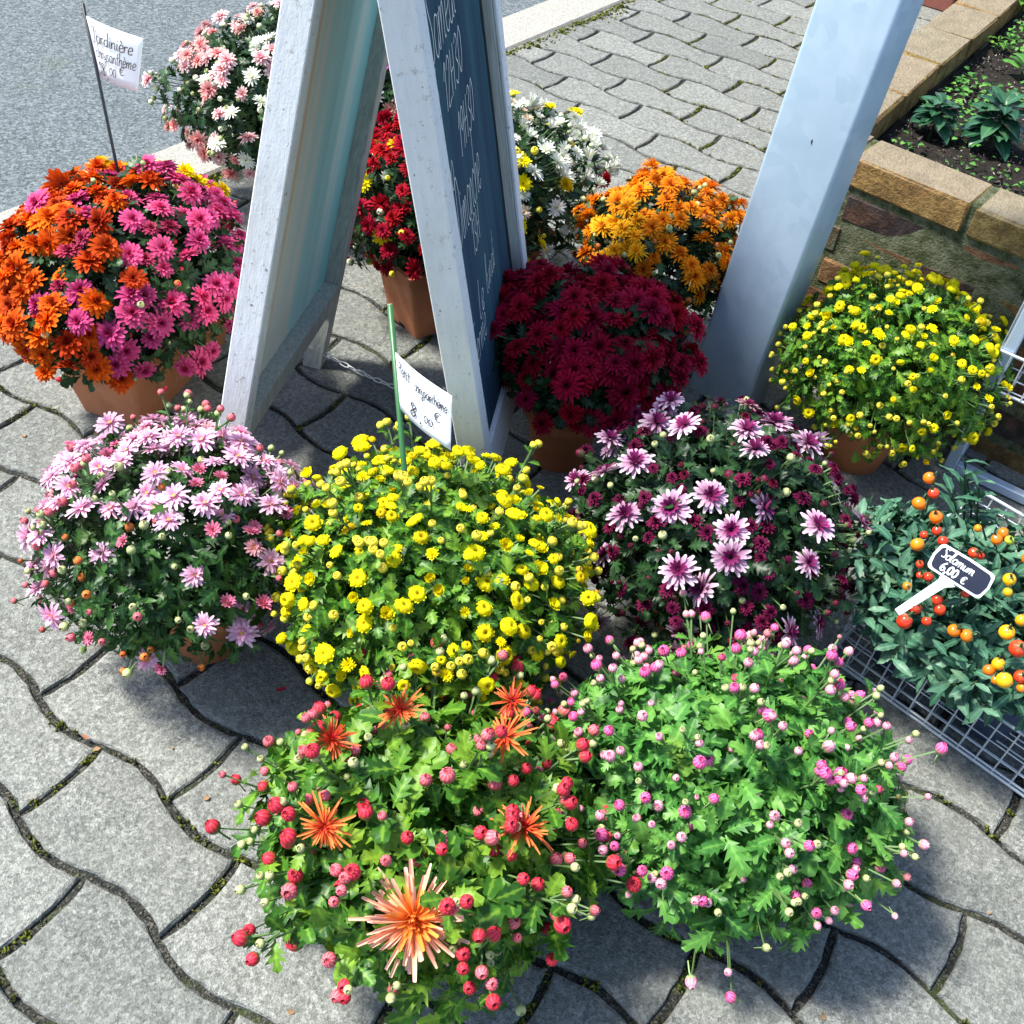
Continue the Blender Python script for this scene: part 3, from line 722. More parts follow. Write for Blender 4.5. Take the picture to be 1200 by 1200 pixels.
# ------------------------------------------------------------------ a flowering mound in its pot
def mound(root, c, rad, yaw, spec, leafmat, leafkinds, seed, nleaf=2000, lsize=(.020, .034), bump=.17, nzmin=-.5, hole=None, parts=270, stemm=None, shell=.55, droop=.3, sprigs=None, avoid=None):
    r = np.random.default_rng(seed); rx, ry, rz_ = rad; cy_, sy_ = math.cos(yaw), math.sin(yaw)
    Rz = np.array([[cy_, -sy_, 0], [sy_, cy_, 0], [0, 0, 1.0]]); c = np.array(c) - np.array(root.location); rad = np.array(rad) * .95
    def rr(nl):                                            # lumpy radius multiplier
        return 1 + bump * np.array([noise.noise(Vector(q) * 2.1 + Vector((seed, 0, 0))) + .5 * noise.noise(Vector(q) * 5 + Vector((0, seed, 0))) for q in nl])
    def sph(n):
        u = r.normal(size=(n * 3, 3)); u /= np.linalg.norm(u, axis=1)[:, None]; return u[u[:, 2] > nzmin][:n]
    def pt(nl, k=1.0): return c + (Rz @ (nl * rad * np.asarray(k).reshape(-1, 1)).T).T
    def nr(nl): v = (Rz @ (nl / rad).T).T; return v / np.linalg.norm(v, axis=1)[:, None]
    # leaves
    nl = sph(nleaf); n = len(nl); k = (1 - shell * r.random(n) ** 1.7) * rr(nl); pos = pt(nl, k * .97); N = nr(nl)
    tang = r.normal(size=(n, 3)); tang -= (tang * N).sum(1)[:, None] * N; tang /= np.linalg.norm(tang, axis=1)[:, None]
    d = tang * .9 + N * r.uniform(.1, .9, n)[:, None] + np.array([0, 0, 1.0]) * r.uniform(-droop, .35, n)[:, None]
    up = N * .8 + np.array([0, 0, 1.0]) * .5 + r.normal(size=(n, 3)) * .28
    sz = r.uniform(*lsize, n) * np.where(k > .85, 1, 1.15)
    cw = CAMP - np.array(root.location) - pos; cw /= np.linalg.norm(cw, axis=1)[:, None]
    score = (cw * N).sum(1) * .6 + k; order = np.argsort(-score); big = order[:parts]; rest = order[parts:]
    # (root rotation is zero for mounds)
    me = leaves_mesh('foliage', leafkinds, pos[rest], d[rest], up[rest], sz[rest], r)
    link('foliage', me, root, leafmat, 'stuff')
    Rm = frames(d[big], up[big])
    for q, i in enumerate(big):
        place('leaf', leaf_me(leafkinds[q % len(leafkinds)], q % 3, leafmat), pos[i], Rm[q], float(sz[i]), root)
    # blooms
    acc = []; accs = []; st = MB(); cnt = {}
    for (names, kind, count, (s0, s1), wfn, off, mind) in spec:
        made = 0; tries = 0; lib = FLW if kind == 'flower' else BUD
        while made < count and tries < count * 60:
            tries += 1; u = r.normal(size=3); u /= np.linalg.norm(u)
            if u[2] < nzmin or (off > .015 and u[2] < -.2): continue
            kk = float(rr([u])[0]); p = pt(u[None], [kk * (1 + r.uniform(-.03, .03))])[0]; Nn = nr(u[None])[0]
            pw = p + np.array(root.location)
            wv = wfn(u, pw) if wfn else 1
            if r.random() > wv: continue
            s = r.uniform(s0, s1)
            if avoid and np.linalg.norm(pw + Nn * .02 - avoid[0]) < avoid[1]: continue
            if acc:
                dd = np.linalg.norm(np.array(acc) - p, axis=1)
                if (dd < mind * (s + np.array(accs))).any(): continue
            nm = names[r.integers(len(names))] if not callable(names) else names(u, pw, r)
            if nm is None: continue
            acc.append(p); accs.append(s)
            ax = Nn * .75 + np.array([0, 0, .45]) + r.normal(size=3) * .32; ax /= np.linalg.norm(ax)
            t = r.normal(size=3); t -= (t @ ax) * ax; t /= np.linalg.norm(t); Rq = np.stack([t, np.cross(ax, t), ax], 1)
            pp = p + Nn * off * r.uniform(-.2, 2.2)
            lib_ = lib if nm in lib else (FLW if nm in FLW else BUD)
            ms = lib_[nm]; s = s * (.36 if (lib is FLW and lib_ is BUD) else 1); g = float(r.uniform(.80, 1.08)); wl = r.random() < .06
            place('flower' if lib_ is FLW else 'bud', ms[r.integers(len(ms))], pp, Rq, float(s) * (.82 if wl else 1), root, (g * .75, g * .60, g * .5) if wl else (g, g, g))
            q0 = c + (p - c) * .74; q1 = pp - ax * s * .3
            st.tube([q0, (q0 + q1) / 2 + np.array([0, 0, -.004]), q1], [.0011, .0010, .0010], 3, False); made += 1
    if sprigs:
        ns, (e0, e1), names = sprigs; made = 0
        while made < ns:
            u = r.normal(size=3); u /= np.linalg.norm(u)
            if u[2] < .0: continue
            p0 = pt(u[None], [.6])[0]; ke = r.uniform(e0, e1); p1 = pt(u[None], [ke])[0] + np.array([0, 0, .022 * (1 + u[2])])
            if avoid and np.linalg.norm(p1 + np.array(root.location) - avoid[0]) < avoid[1]: ns -= 1; continue
            ax = (p1 - p0); Ls = np.linalg.norm(ax); ax /= Ls
            mid = (p0 + p1) / 2 + np.array([0, 0, -.22 * Ls * (1 - u[2])]); st.tube([p0, mid, p1], [.0020, .0016, .0012], 4, False)
            s1 = np.cross(ax, [0, 0, 1.0]) + 1e-5; s1 /= np.linalg.norm(s1); s2 = np.cross(s1, ax)
            for q in range(7):
                t = .35 + .6 * q / 6; a = q * 2.4 + made; pl_ = (1 - t) ** 2 * p0 + 2 * t * (1 - t) * mid + t * t * p1
                dl = (s1 * math.cos(a) + s2 * math.sin(a)) + ax * .6; R1 = frames(dl[None], (np.array([0, 0, 1.0]) + ax * .3)[None])[0]
                place('leaf', leaf_me(leafkinds[q % len(leafkinds)], q % 3, leafmat), pl_, R1, float(r.uniform(*lsize) * (1.05 - .5 * q / 6)), root)
            for q in range(int(r.integers(2, 5))):
                a = r.random() * 6.28; off_ = (s1 * math.cos(a) + s2 * math.sin(a)) * r.uniform(.006, .018) * (q > 0) + ax * r.uniform(-.004, .016)
                pb_ = p1 + off_; axb = ax * .6 + off_ * 25 + np.array([0, 0, .4]); axb /= np.linalg.norm(axb); t_b = np.cross(axb, [1, .2, .1]); t_b /= np.linalg.norm(t_b)
                nm, s_b = names[int(r.integers(len(names)))]; st.tube([p0 + (p1 - p0) * .8, pb_ - axb * s_b * .8], .0014, 4, False)
                g = float(r.uniform(.85, 1.08)); place('bud', BUD[nm][0], pb_, np.stack([t_b, np.cross(axb, t_b), axb], 1), s_b * float(r.uniform(.8, 1.1)), root, (g, g, g))
            made += 1
    st.obj('stems', stemm or M['stem'], root, kind='stuff')
    return c
def round_pot(root, x, y, rt, rb, h, mat, z0=0):
    mb = MB(); prof = [(0, 0), (rb, 0), (rb + (rt - rb) * .78, h * .76), (rt + .004, h * .77), (rt + .006, h * .99), (rt + .002, h), (rt - .005, h), (rt - .007, h * .86)]
    mb.lathe(prof, 32, (x, y, z0)); p = mb.obj('pot', mat, root, True)
    mb = MB(); mb.lathe([(0, h * .9), (rt * .5, h * .9), (rt - .006, h * .87)], 20, (x, y, z0)); mb.obj('soil', M['soil'], p, True)
    return p
def trough(root, ang, L, W_, h, mat):
    """tapered rectangular trough with lip and dark drain notch patches at the foot, long side along ang"""
    mb = MB(); R3 = Matrix.Rotation(ang, 3, 'Z')
    def ring(l, w_, z, rc=.008, n=3):
        out = []
        for (sx, sy, a0) in ((1, 1, 0), (-1, 1, 90), (-1, -1, 180), (1, -1, 270)):
            for k in range(n + 1):
                a = math.radians(a0 + 90 * k / n); out.append(R3 @ Vector((sx * (l / 2 - rc) + rc * math.cos(a), sy * (w_ / 2 - rc) + rc * math.sin(a), z)))
        return out
    rings = [ring(L * .84, W_ * .80, 0), ring(L * .975, W_ * .96, h * .86), ring(L * .975 + .010, W_ * .96 + .010, h * .865), ring(L + .010, W_ + .010, h), ring(L - .006, W_ - .006, h), ring(L * .95, W_ * .9, h * .8)]
    V = [v for rg in rings for v in rg]; n = len(rings[0]); Fc = []
    for i in range(len(rings) - 1):
        for k in range(n): Fc.append((i * n + k, i * n + (k + 1) % n, (i + 1) * n + (k + 1) % n, (i + 1) * n + k))
    mb.add(V, Fc); p = mb.obj('trough', mat, root)
    mb = MB(); rg = ring(L * .96, W_ * .92, h * .86); mb.add(rg, [tuple(range(n))]); mb.obj('soil', M['soil'], p)
    # shade of the drain arches, laid as flat dark faces on the short ends
    mb = MB()
    for s_ in (-1, 1):
        pts_ = [];
        for k in range(9):
            a = PI * k / 8; pts_.append((.011 * math.cos(a), .016 * math.sin(a)))
        x0 = s_ * (L * .42 + .0006)
        V = [R3 @ Vector((x0 + s_ * (z + .002) * .19 * L / .34 * .5, y, z + .0005)) for (y, z) in pts_]
        mb.add(V, [tuple(range(9)) if s_ < 0 else tuple(reversed(range(9)))])
    mb.obj('drain_notch_shade', M['dark'], p)
    return p
def top(lo=.0, pw=1.0): return lambda u, p: max(0, min(1, (u[2] - lo) / (1 - lo))) ** pw
G1 = 'potted chrysanthemums'
# --- left mixed trough: orange, magenta, touches of yellow
A = thing('flower_trough', 'terracotta trough of orange and magenta chrysanthemums left of the A-frame sign', 'potted plant', (-.655, 1.455, 0), 0, 'mixed chrysanthemum troughs')
trough(A, math.radians(77), .33, .145, .13, M['terra'])
def colA(u, p, r):
    s = (p[0] + .665) * .95 + (p[1] - 1.45) * .16 + r.normal() * .030
    if p[1] > 1.53 and u[2] > .25: return ['yelldouble', 'orange', 'magenta', 'magenta', 'redorange', 'yelldouble'][r.integers(6)]
    if s > .008: return 'magenta' if r.random() < .93 else 'redorange'
    return 'orange' if r.random() < .58 else ('redorange' if r.random() < .72 else 'magenta')
mound(A, (-.668, 1.43, .205), (.225, .185, .165), math.radians(77), [(colA, 'flower', 215, (.0170, .0255), lambda u, p: .35 + .65 * max(0, u[2]), .006, .50), (['redbud', 'orangebud', 'cream'], 'bud', 70, (.0035, .006), None, .008, .5)],
      M['leafd'], ['mum', 'oak'], 11, 2200, (.022, .036), nzmin=-.38)
# --- back mixed trough: salmon and white left, small mixed right
B = thing('flower_trough', 'rear trough of salmon pink and white chrysanthemums by the asphalt behind the sign', 'potted plant', (-.50, 2.18, 0), 0, 'mixed chrysanthemum troughs')
trough(B, math.radians(12), .34, .15, .12, M['terra'])
def colB(u, p, r):
    s = p[0] + .60 + r.normal() * .035
    if s > .17: return ['violet', 'violet', 'pinkwhite', 'yelldouble', 'whitebud', 'cream'][r.integers(6)]
    if s > -.07: return ['white', 'white', 'pinkwhite', 'white', 'pinkwhite', 'white', 'whitebud'][r.integers(7)]
    return ['salmon', 'pinkwhite', 'salmon', 'pinkwhite', 'whitebud'][r.integers(5)]
mound(B, (-.505, 2.15, .215), (.330, .21, .190), math.radians(12), [(colB, 'flower', 300, (.0135, .0215), lambda u, p: (.45 + .6 * max(0, u[2]) if p[0] < -.52 else .6) * (1 if u[1] < .45 else .3), .006, .36), (['whitebud', 'cream'], 'bud', 130, (.004, .007), None, .008, .5)],
      M['leafd'], ['mum'], 12, 4200, (.022, .036), nzmin=-.85)
# --- trough behind the sign: red left, white right
C_ = thing('flower_trough', 'trough of dark red and white chrysanthemums standing behind the chalkboard panel', 'potted plant', (-.155, 1.79, 0), 0, 'mixed chrysanthemum troughs')
trough(C_, math.radians(43), .335, .125, .15, M['terra'])
def colC(u, p, r):
    s = (p[0] + .145) * .8 + (p[1] - 1.86) * .6 + r.normal() * .02
    if s < -.07: return 'red' if r.random() < .86 else 'ydaisy'
    if s < .02: return ['ydaisy', 'white', 'ybud'][r.integers(3)]
    return ['whitetuft', 'white', 'whitetuft', 'whitebud', 'white', 'whitetuft'][r.integers(6)] if r.random() < .95 else ['ydaisy', 'red'][r.integers(2)]
mound(C_, (-.150, 1.86, .205), (.290, .180, .175), math.radians(43), [(colC, 'flower', 290, (.013, .0215), lambda u, p: .2 + 1.0 * max(0, u[2]), .006, .46), (['whitebud', 'ybud'], 'bud', 90, (.005, .008), None, .008, .5)],
      M['leafd'], ['mum', 'lance'], 13, 2400, (.022, .036), nzmin=-.55)
def potted(name_lab, x, y, cz, rad, pot, spec, lm, kinds, seed, **k):
    root = thing('potted_chrysanthemum', name_lab, 'potted plant', (x, y, 0), 0, G1)
    round_pot(root, pot[3] if len(pot) > 3 else 0, pot[4] if len(pot) > 4 else 0, pot[0], pot[1], pot[2], M['terra'])
    mound(root, (x, y, cz), rad, 0, spec, lm, kinds, seed, **k); return root
# --- bronze orange
potted('bronze orange pompon chrysanthemum between the chalkboard and the steel post', .207, 1.745, .195, (.158, .158, .137), (.062, .045, .12),
       [(lambda u, p, r: 'gold' if (p[0] < .16 and p[1] < 1.72 and u[2] > .2) else 'bronze', 'flower', 120, (.016, .024), lambda u, p: .15 + .95 * max(0, u[2]), .006, .48), (['orangebud', 'cream'], 'bud', 80, (.004, .007), None, .008, .5)],
       M['leafd'], ['mum'], 21, nleaf=1500)
# --- crimson
potted('dark crimson double chrysanthemum in a round terracotta pot in front of the steel post', .078, 1.400, .205, (.160, .158, .126), (.066, .047, .125, -.012, -.02),
       [(['crimson'], 'flower', 165, (.018, .030), lambda u, p: .3 + .8 * max(0, u[2] + .15), .006, .40), (['darkbud'], 'bud', 20, (.004, .006), None, .006, .5)],
       M['leafd'], ['mum'], 22, nleaf=1700, nzmin=-.35, bump=.26)
# --- small yellow by the planter
potted('yellow button chrysanthemum against the brick planter right of the steel post', .60, 1.51, .180, (.192, .175, .155), (.072, .05, .12, -.01, -.03),
       [(['ybutton'] * 6 + ['ydaisy'], 'flower', 250, (.0052, .0096), lambda u, p: .12 + 1.0 * max(0, u[2]) ** 1.3 + (.3 if u[1] > .2 else 0), .010, .58), (['ybud'], 'bud', 200, (.0035, .0065), None, .010, .7)],
       M['leafb'], ['mum', 'oak'], 23, nleaf=2300, lsize=(.018, .030), nzmin=-.6)
# --- lilac pink
potted('pale lilac pink daisy chrysanthemum, leftmost plant on the sunlit pavers', -.425, .912, .178, (.172, .175, .132), (.060, .042, .11, .028, -.020),
       [(['lilac'], 'flower', 120, (.0150, .0212), lambda u, p: (min(1, .25 + 1.1 * max(0, u[2] - .1)) if (u[1] > -.35 + .3 * u[0] or u[2] > .86) else .13), .008, .56),
        (['rosebud'], 'flower', 70, (.008, .0135), lambda u, p: .9 if u[1] > 0 else .15, .008, .6), (['cream', 'orangebud', 'pinkred', 'cream'], 'bud', 120, (.004, .0065), None, .012, .6)],
       M['leaf'], ['mum', 'lance'], 24, nleaf=2600, lsize=(.018, .032), nzmin=-.5, sprigs=(12, (1.0, 1.06), [('pinkred', .006), ('cream', .005)]))
# --- front yellow
potted('large yellow button chrysanthemum in the middle holding the green stick tag', -.088, .895, .195, (.198, .198, .125), (.07, .05, .13),
       [(['ybutton'] * 7 + ['ydaisy'], 'flower', 300, (.0055, .0112), lambda u, p: .35 + .75 * max(0, u[2]), .010, .80), (['ybud'], 'bud', 230, (.004, .007), None, .010, .7)],
       M['leafb'], ['mum', 'oak'], 25, nleaf=3000, lsize=(.020, .034), nzmin=-.75, sprigs=(16, (1.02, 1.12), [('ybud', .0065)]))
# --- purple
potted('dark purple chrysanthemum with white tipped petals below the steel post', .275, 1.055, .195, (.193, .193, .160), (.07, .05, .13),
       [(['purple'], 'flower', 52, (.019, .027), lambda u, p: .3 + .7 * max(0, u[2]), .012, .75), (['maroon'], 'flower', 160, (.0075, .0135), lambda u, p: .5 + (.4 if u[0] > .2 else 0), .008, .6),
        (['darkbud', 'darkbud', 'cream'], 'bud', 190, (.0035, .0065), None, .010, .6)],
       M['leafd'], ['mum', 'oak'], 26, nleaf=2600, lsize=(.020, .034), nzmin=-.65)
# --- red buds, front
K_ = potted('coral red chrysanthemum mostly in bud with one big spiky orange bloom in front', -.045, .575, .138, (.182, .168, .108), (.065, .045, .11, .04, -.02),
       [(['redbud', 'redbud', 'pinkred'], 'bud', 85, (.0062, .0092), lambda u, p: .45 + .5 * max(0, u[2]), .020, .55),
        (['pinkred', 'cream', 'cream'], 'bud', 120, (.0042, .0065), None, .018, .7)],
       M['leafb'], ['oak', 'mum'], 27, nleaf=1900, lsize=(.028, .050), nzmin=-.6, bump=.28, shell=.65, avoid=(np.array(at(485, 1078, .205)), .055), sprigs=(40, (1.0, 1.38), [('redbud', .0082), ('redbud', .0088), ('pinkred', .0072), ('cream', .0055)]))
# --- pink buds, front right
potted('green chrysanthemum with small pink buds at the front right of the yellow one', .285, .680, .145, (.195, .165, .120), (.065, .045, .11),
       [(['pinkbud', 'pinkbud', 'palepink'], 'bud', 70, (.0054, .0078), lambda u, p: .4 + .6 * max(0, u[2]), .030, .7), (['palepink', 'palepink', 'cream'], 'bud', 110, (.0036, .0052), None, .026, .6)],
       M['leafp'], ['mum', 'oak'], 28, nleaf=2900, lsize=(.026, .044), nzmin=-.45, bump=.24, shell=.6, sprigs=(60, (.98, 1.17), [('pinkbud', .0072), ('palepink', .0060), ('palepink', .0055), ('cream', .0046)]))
# the great spider bloom hangs low at the front of the coral plant
ax = np.array([.02, -.45, .9]); ax /= np.linalg.norm(ax); tt = np.array([1., 0, 0]); tt -= (tt @ ax) * ax; tt /= np.linalg.norm(tt)
pb = at(485, 1078, .205); place('flower', FLW['spider'][0], np.array(pb) - np.array(K_.location), np.stack([tt, np.cross(ax, tt), ax], 1), .058, K_)['label'] = 'largest bloom, spiky with long coral orange quill petals'
for q, (bx_, by_, bz_, s_) in enumerate(((388, 868, .265, .024), (592, 864, .27, .026), (380, 968, .25, .026), (613, 972, .25, .029), (468, 832, .275, .023), (600, 822, .27, .020))):
    a_x = np.array([rng.normal() * .25, -.15 + rng.normal() * .25, 1.0]); a_x /= np.linalg.norm(a_x); t_x = np.cross(a_x, [1, .3 * q, .1]); t_x /= np.linalg.norm(t_x)
    place('flower', FLW['spiderred'][q % 2], np.array(at(bx_, by_, bz_)) - np.array(K_.location), np.stack([t_x, np.cross(a_x, t_x), a_x], 1), s_, K_)

# ------------------------------------------------------------------ steel post
d1 = Vector((math.cos(-.671), math.sin(-.671), 0)); d2 = Vector((math.sin(.671), math.cos(.671), 0)); 
PW, PD, PH = .125, .077, 2.6; pc_ = Vector((.395, 1.548, 0)) - d1 * PW / 2 + d2 * PD / 2
post = thing('steel_post', 'tall galvanised square steel post standing in front of the brick planter', 'post', pc_)
mb = MB(); V = []; Fc = []; rc = .007; n = 4
for zz in (0, PH):
    for (sx, sy, a0) in ((1, 1, 0), (-1, 1, 90), (-1, -1, 180), (1, -1, 270)):
        for k in range(n + 1):
            a = math.radians(a0 + 90 * k / n); q = d1 * (sx * (PW / 2 - rc) + rc * math.cos(a)) + d2 * (sy * (PD / 2 - rc) + rc * math.sin(a))
            V.append(q + Vector((.046 * zz, -.0175 * zz, zz)))
m = len(V) // 2; Fc = [(i, (i + 1) % m, m + (i + 1) % m, m + i) for i in range(m)] + [tuple(range(m, 2 * m))]
mb.add(V, Fc); o = mb.obj('post_body', M['steel'], post)
for i, p in enumerate(o.data.polygons): p.use_smooth = i < m
mb = MB(); q = at(939, 149, .55); fp = Vector((.395, 1.548, 0)) + Vector((.046, -.0175, 1)) * .52 - d1 * .055 - d2 * .0006
mb.box(fp - pc_, (.0012, .0012, .006)); mb.obj('scratch', M['dark'], post)

# ------------------------------------------------------------------ A-frame sign
SG = Vector((-.22, 1.35, 0))
sign = thing('a_frame_sign', 'white wooden A-frame sign with dark chalkboard panel and handwritten opening hours', 'sign', SG)
def frame_axes(N, Fp, u):
    e = (Fp - N).normalized(); u = u.normalized(); u = (u - e * u.dot(e)).normalized(); nn = e.cross(u); return e, u, nn
V3 = Vector
HH = 1.17
# left panel: outer face to the left; we see its inner face
e, u, out = frame_axes(V3((-.472, 1.122, 0)), V3((-.411, 1.565, 0)), V3((.178, .172, 1))); W_ = (V3((-.411, 1.565, 0)) - V3((-.472, 1.122, 0))).length
if out.x > 0: out = -out
def mk(N, e, u, out, sh=0.0):
    def bx(name, e0, e1, u0, u1, o0, o1, mat, bev=.0015, par=None):
        mb = MB().box((0, 0, 0), (e1 - e0, abs(o1 - o0), u1 - u0), None, bev)
        mb.V = [(v[0] + sh * v[2], v[1], v[2]) for v in mb.V]; o = mb.obj(name, mat, sign)      # the racked, out-of-square left panel
        R3 = Matrix((e, u.cross(e), u)).transposed(); base = N + e * ((e0 + e1) / 2 + sh * (u0 + u1) / 2) + u * ((u0 + u1) / 2) + out * ((o0 + o1) / 2)
        o.matrix_local = Matrix.Translation(base - SG) @ R3.to_4x4(); LM[o.name] = Matrix.Translation(base - SG) @ R3.to_4x4(); return o
    return bx
LM = {}
NL = V3((-.472, 1.122, 0)); ur = V3((.178, .172, 1)); bx = mk(NL, e, u, out, ur.dot(e) / ur.dot(u))
bx('stile', 0, .030, 0, HH, -.040, 0, M['white'])
bx('stile', W_ - .032, W_, 0, HH, -.034, 0, M['grey'])
bx('bottom_rail', .0302, W_ - .0322, .130, .172, -.036, -.002, M['grey'])
bx('top_rail', .0302, W_ - .0322, HH - .06, HH, -.032, -.002, M['white'])
bx('inner_strip', .0302, .046, .1722, HH - .0602, -.0335, -.012, M['grey'])
bx('backing_board', .0302, W_ - .0322, .1722, HH - .0602, -.010, -.003, M['inner'], 0)
# right panel: outer face to the right carries the chalkboard
NR = V3((-.008, 1.134, 0)); FR = V3((.019, 1.53, 0)); e, u, out = frame_axes(NR, FR, V3((-.200, .034, 1))); W2 = (FR - NR).length
if out.x < 0: out = -out
HR = 1.17; bx = mk(NR, e, u, out)
bx('stile', 0, .034, 0, HR, -.042, 0, M['white'])
bx('stile', W2 - .030, W2, 0, HR, -.040, .002, M['grey'])
bx('stile_facing', W2 - .0295, W2 - .001, .14, HR, .0022, .008, M['white'])
bx('bottom_rail', .0342, W2 - .0302, .10, .175, -.034, -.006, M['white'])
bx('top_rail', .0342, W2 - .0302, HR - .06, HR, -.034, -.003, M['white'])
cb_ = bx('chalkboard', .0342, W2 - .0302, .1752, HR - .0602, -.020, -.013, M['chalk'], 0)
# flaking dark paint edge along the far stile
mb = MB(); r = random.Random(5); V = []; nn = 46
for k in range(nn):
    uu = .176 + (HR - .24) * k / (nn - 1); wv = .009 + .008 * abs(noise.noise(V3((uu * 14, 3, 1)))) + r.uniform(0, .003)
    V += [NR + e * (W2 - .0304) + u * uu + out * -.0122 - SG, NR + e * (W2 - .0304 - wv) + u * uu + out * -.0122 - SG]
mb.add(V, [(2 * k, 2 * k + 2, 2 * k + 3, 2 * k + 1) for k in range(nn - 1)]); mb.obj('flaking_edge', M['dark'], sign)
for (e0, u0, s_) in ((W2 - .016, .235, 1), (W2 - .012, .262, .7)):
    mb = MB(); pts_ = [(math.cos(a) * .005 * r.uniform(.4, 1.3), math.sin(a) * .014 * r.uniform(.5, 1.2)) for a in [2 * PI * k / 14 for k in range(14)]]
    mb.add([NR + e * (e0 + x * s_) + u * (u0 + y * s_) + out * .0086 - SG for x, y in pts_], [tuple(range(14))]); mb.obj('paint_chip', M['dark'], sign)

# ---------------- handwriting: strokes as thin ribbons
GL = {  # glyph: (advance, strokes); x to the right, y up, x-height .5
 'a': (.46, ['.38,.45 .2,.5 .06,.32 .08,.08 .24,.0 .36,.16 .39,.46 .38,.12 .46,.02']), 'b': (.42, ['.06,1 .05,.02 .24,0 .36,.2 .26,.44 .08,.32']),
 'c': (.38, ['.34,.42 .2,.5 .06,.34 .06,.12 .2,0 .36,.1']), 'd': (.48, ['.36,.4 .18,.46 .06,.28 .1,.04 .26,.02 .38,.3 .42,1 .38,.1 .46,.02']),
 'e': (.40, ['.06,.22 .34,.3 .3,.48 .16,.5 .05,.28 .1,.05 .26,.0 .38,.1']), 'h': (.46, ['.08,1 .06,.0 .1,.3 .26,.48 .36,.36 .36,.04 .44,.02']),
 'i': (.22, ['.08,.48 .08,.06 .18,.02', '.09,.66 .11,.7']), 'l': (.24, ['.06,.3 .18,.9 .1,1 .05,.6 .07,.06 .2,.02']), 'm': (.68, ['.05,.46 .06,0 .1,.34 .22,.48 .28,.34 .28,0 .32,.34 .46,.48 .52,.32 .53,.04 .64,.02']),
 'n': (.46, ['.05,.46 .06,0 .1,.32 .26,.48 .35,.34 .35,.05 .44,.02']), 'o': (.44, ['.22,.48 .06,.36 .06,.1 .2,0 .36,.12 .36,.38 .22,.48 .4,.44']), 'r': (.34, ['.05,.46 .06,0 .08,.32 .2,.48 .32,.42']),
 's': (.36, ['.32,.44 .18,.5 .07,.4 .28,.16 .22,.02 .05,.06']), 't': (.30, ['.14,.85 .12,.1 .24,.02', '.0,.52 .28,.55']), 'u': (.46, ['.05,.46 .06,.12 .18,0 .32,.14 .36,.46 .36,.1 .45,.02']),
 'y': (.44, ['.05,.46 .08,.16 .2,.06 .34,.2 .38,.46 .34,-.1 .2,-.42 .06,-.3 .3,-.02']), 'J': (.44, ['.1,.96 .42,1', '.3,.98 .3,.15 .18,-.05 .02,.1']), 'C': (.5, ['.46,.8 .3,1 .1,.75 .06,.3 .22,0 .46,.14']),
 'P': (.46, ['.1,0 .12,.95', '.02,.9 .3,1 .44,.8 .34,.56 .12,.52']), 'S': (.46, ['.42,.86 .24,1 .08,.8 .34,.4 .3,.08 .04,.06']), 'D': (.56, ['.16,.96 .12,.02', '.02,.9 .3,1 .52,.66 .46,.2 .1,.0']), 'H': (.5, ['.08,.7 .08,0', '.36,.7 .36,0', '.08,.36 .36,.36']),
 'L': (.42, ['.1,1 .08,.05 .4,.04']), 'F': (.42, ['.1,1 .08,0', '.04,.98 .42,1', '.08,.54 .34,.55']),
 '0': (.40, ['.2,.7 .06,.5 .06,.18 .2,0 .33,.18 .33,.5 .2,.7']), '1': (.26, ['.02,.5 .18,.72 .16,0']), '2': (.42, ['.05,.56 .2,.72 .34,.54 .06,.02 .4,.04']), '3': (.40, ['.05,.62 .2,.72 .33,.58 .14,.40 .35,.20 .2,-.02 .03,.08']), '5': (.4, ['.34,.7 .1,.7 .08,.4 .3,.36 .34,.12 .18,-.02 .04,.06']),
 '6': (.44, ['.30,.72 .12,.48 .06,.18 .2,.0 .36,.14 .26,.33 .08,.22']), '8': (.40, ['.3,.62 .16,.72 .08,.54 .32,.2 .2,0 .06,.16 .3,.5 .3,.64']), '9': (.4, ['.32,.5 .16,.34 .06,.52 .18,.7 .32,.56 .28,.0']), ',': (.16, ['.1,.06 .04,-.14']), '.': (.16, ['.07,.0 .09,.04']), ':': (.16, ['.07,.1 .09,.14', '.07,.4 .09,.44']),
 '€': (.5, ['.44,.62 .26,.7 .1,.5 .1,.2 .24,0 .46,.1', '-.02,.44 .34,.46', '-.02,.28 .3,.3']), ' ': (.24, []),
}
ACC = {'è': ('e', '.1,.78 .24,.62'), 'é': ('e', '.12,.62 .28,.8')}
def smooth(pts, n=4):
    P = [V3((*p, 0)) for p in pts]
    if len(P) < 3: return P
    out_ = []
    for i in range(len(P) - 1):
        a, b, c, d = P[max(i - 1, 0)], P[i], P[i + 1], P[min(i + 2, len(P) - 1)]
        for k in range(n):
            t = k / n; out_.append(.5 * ((2 * b) + (c - a) * t + (2 * a - 5 * b + 4 * c - d) * t * t + (3 * b - a - 3 * c + d) * t ** 3))
    out_.append(P[-1]); return out_
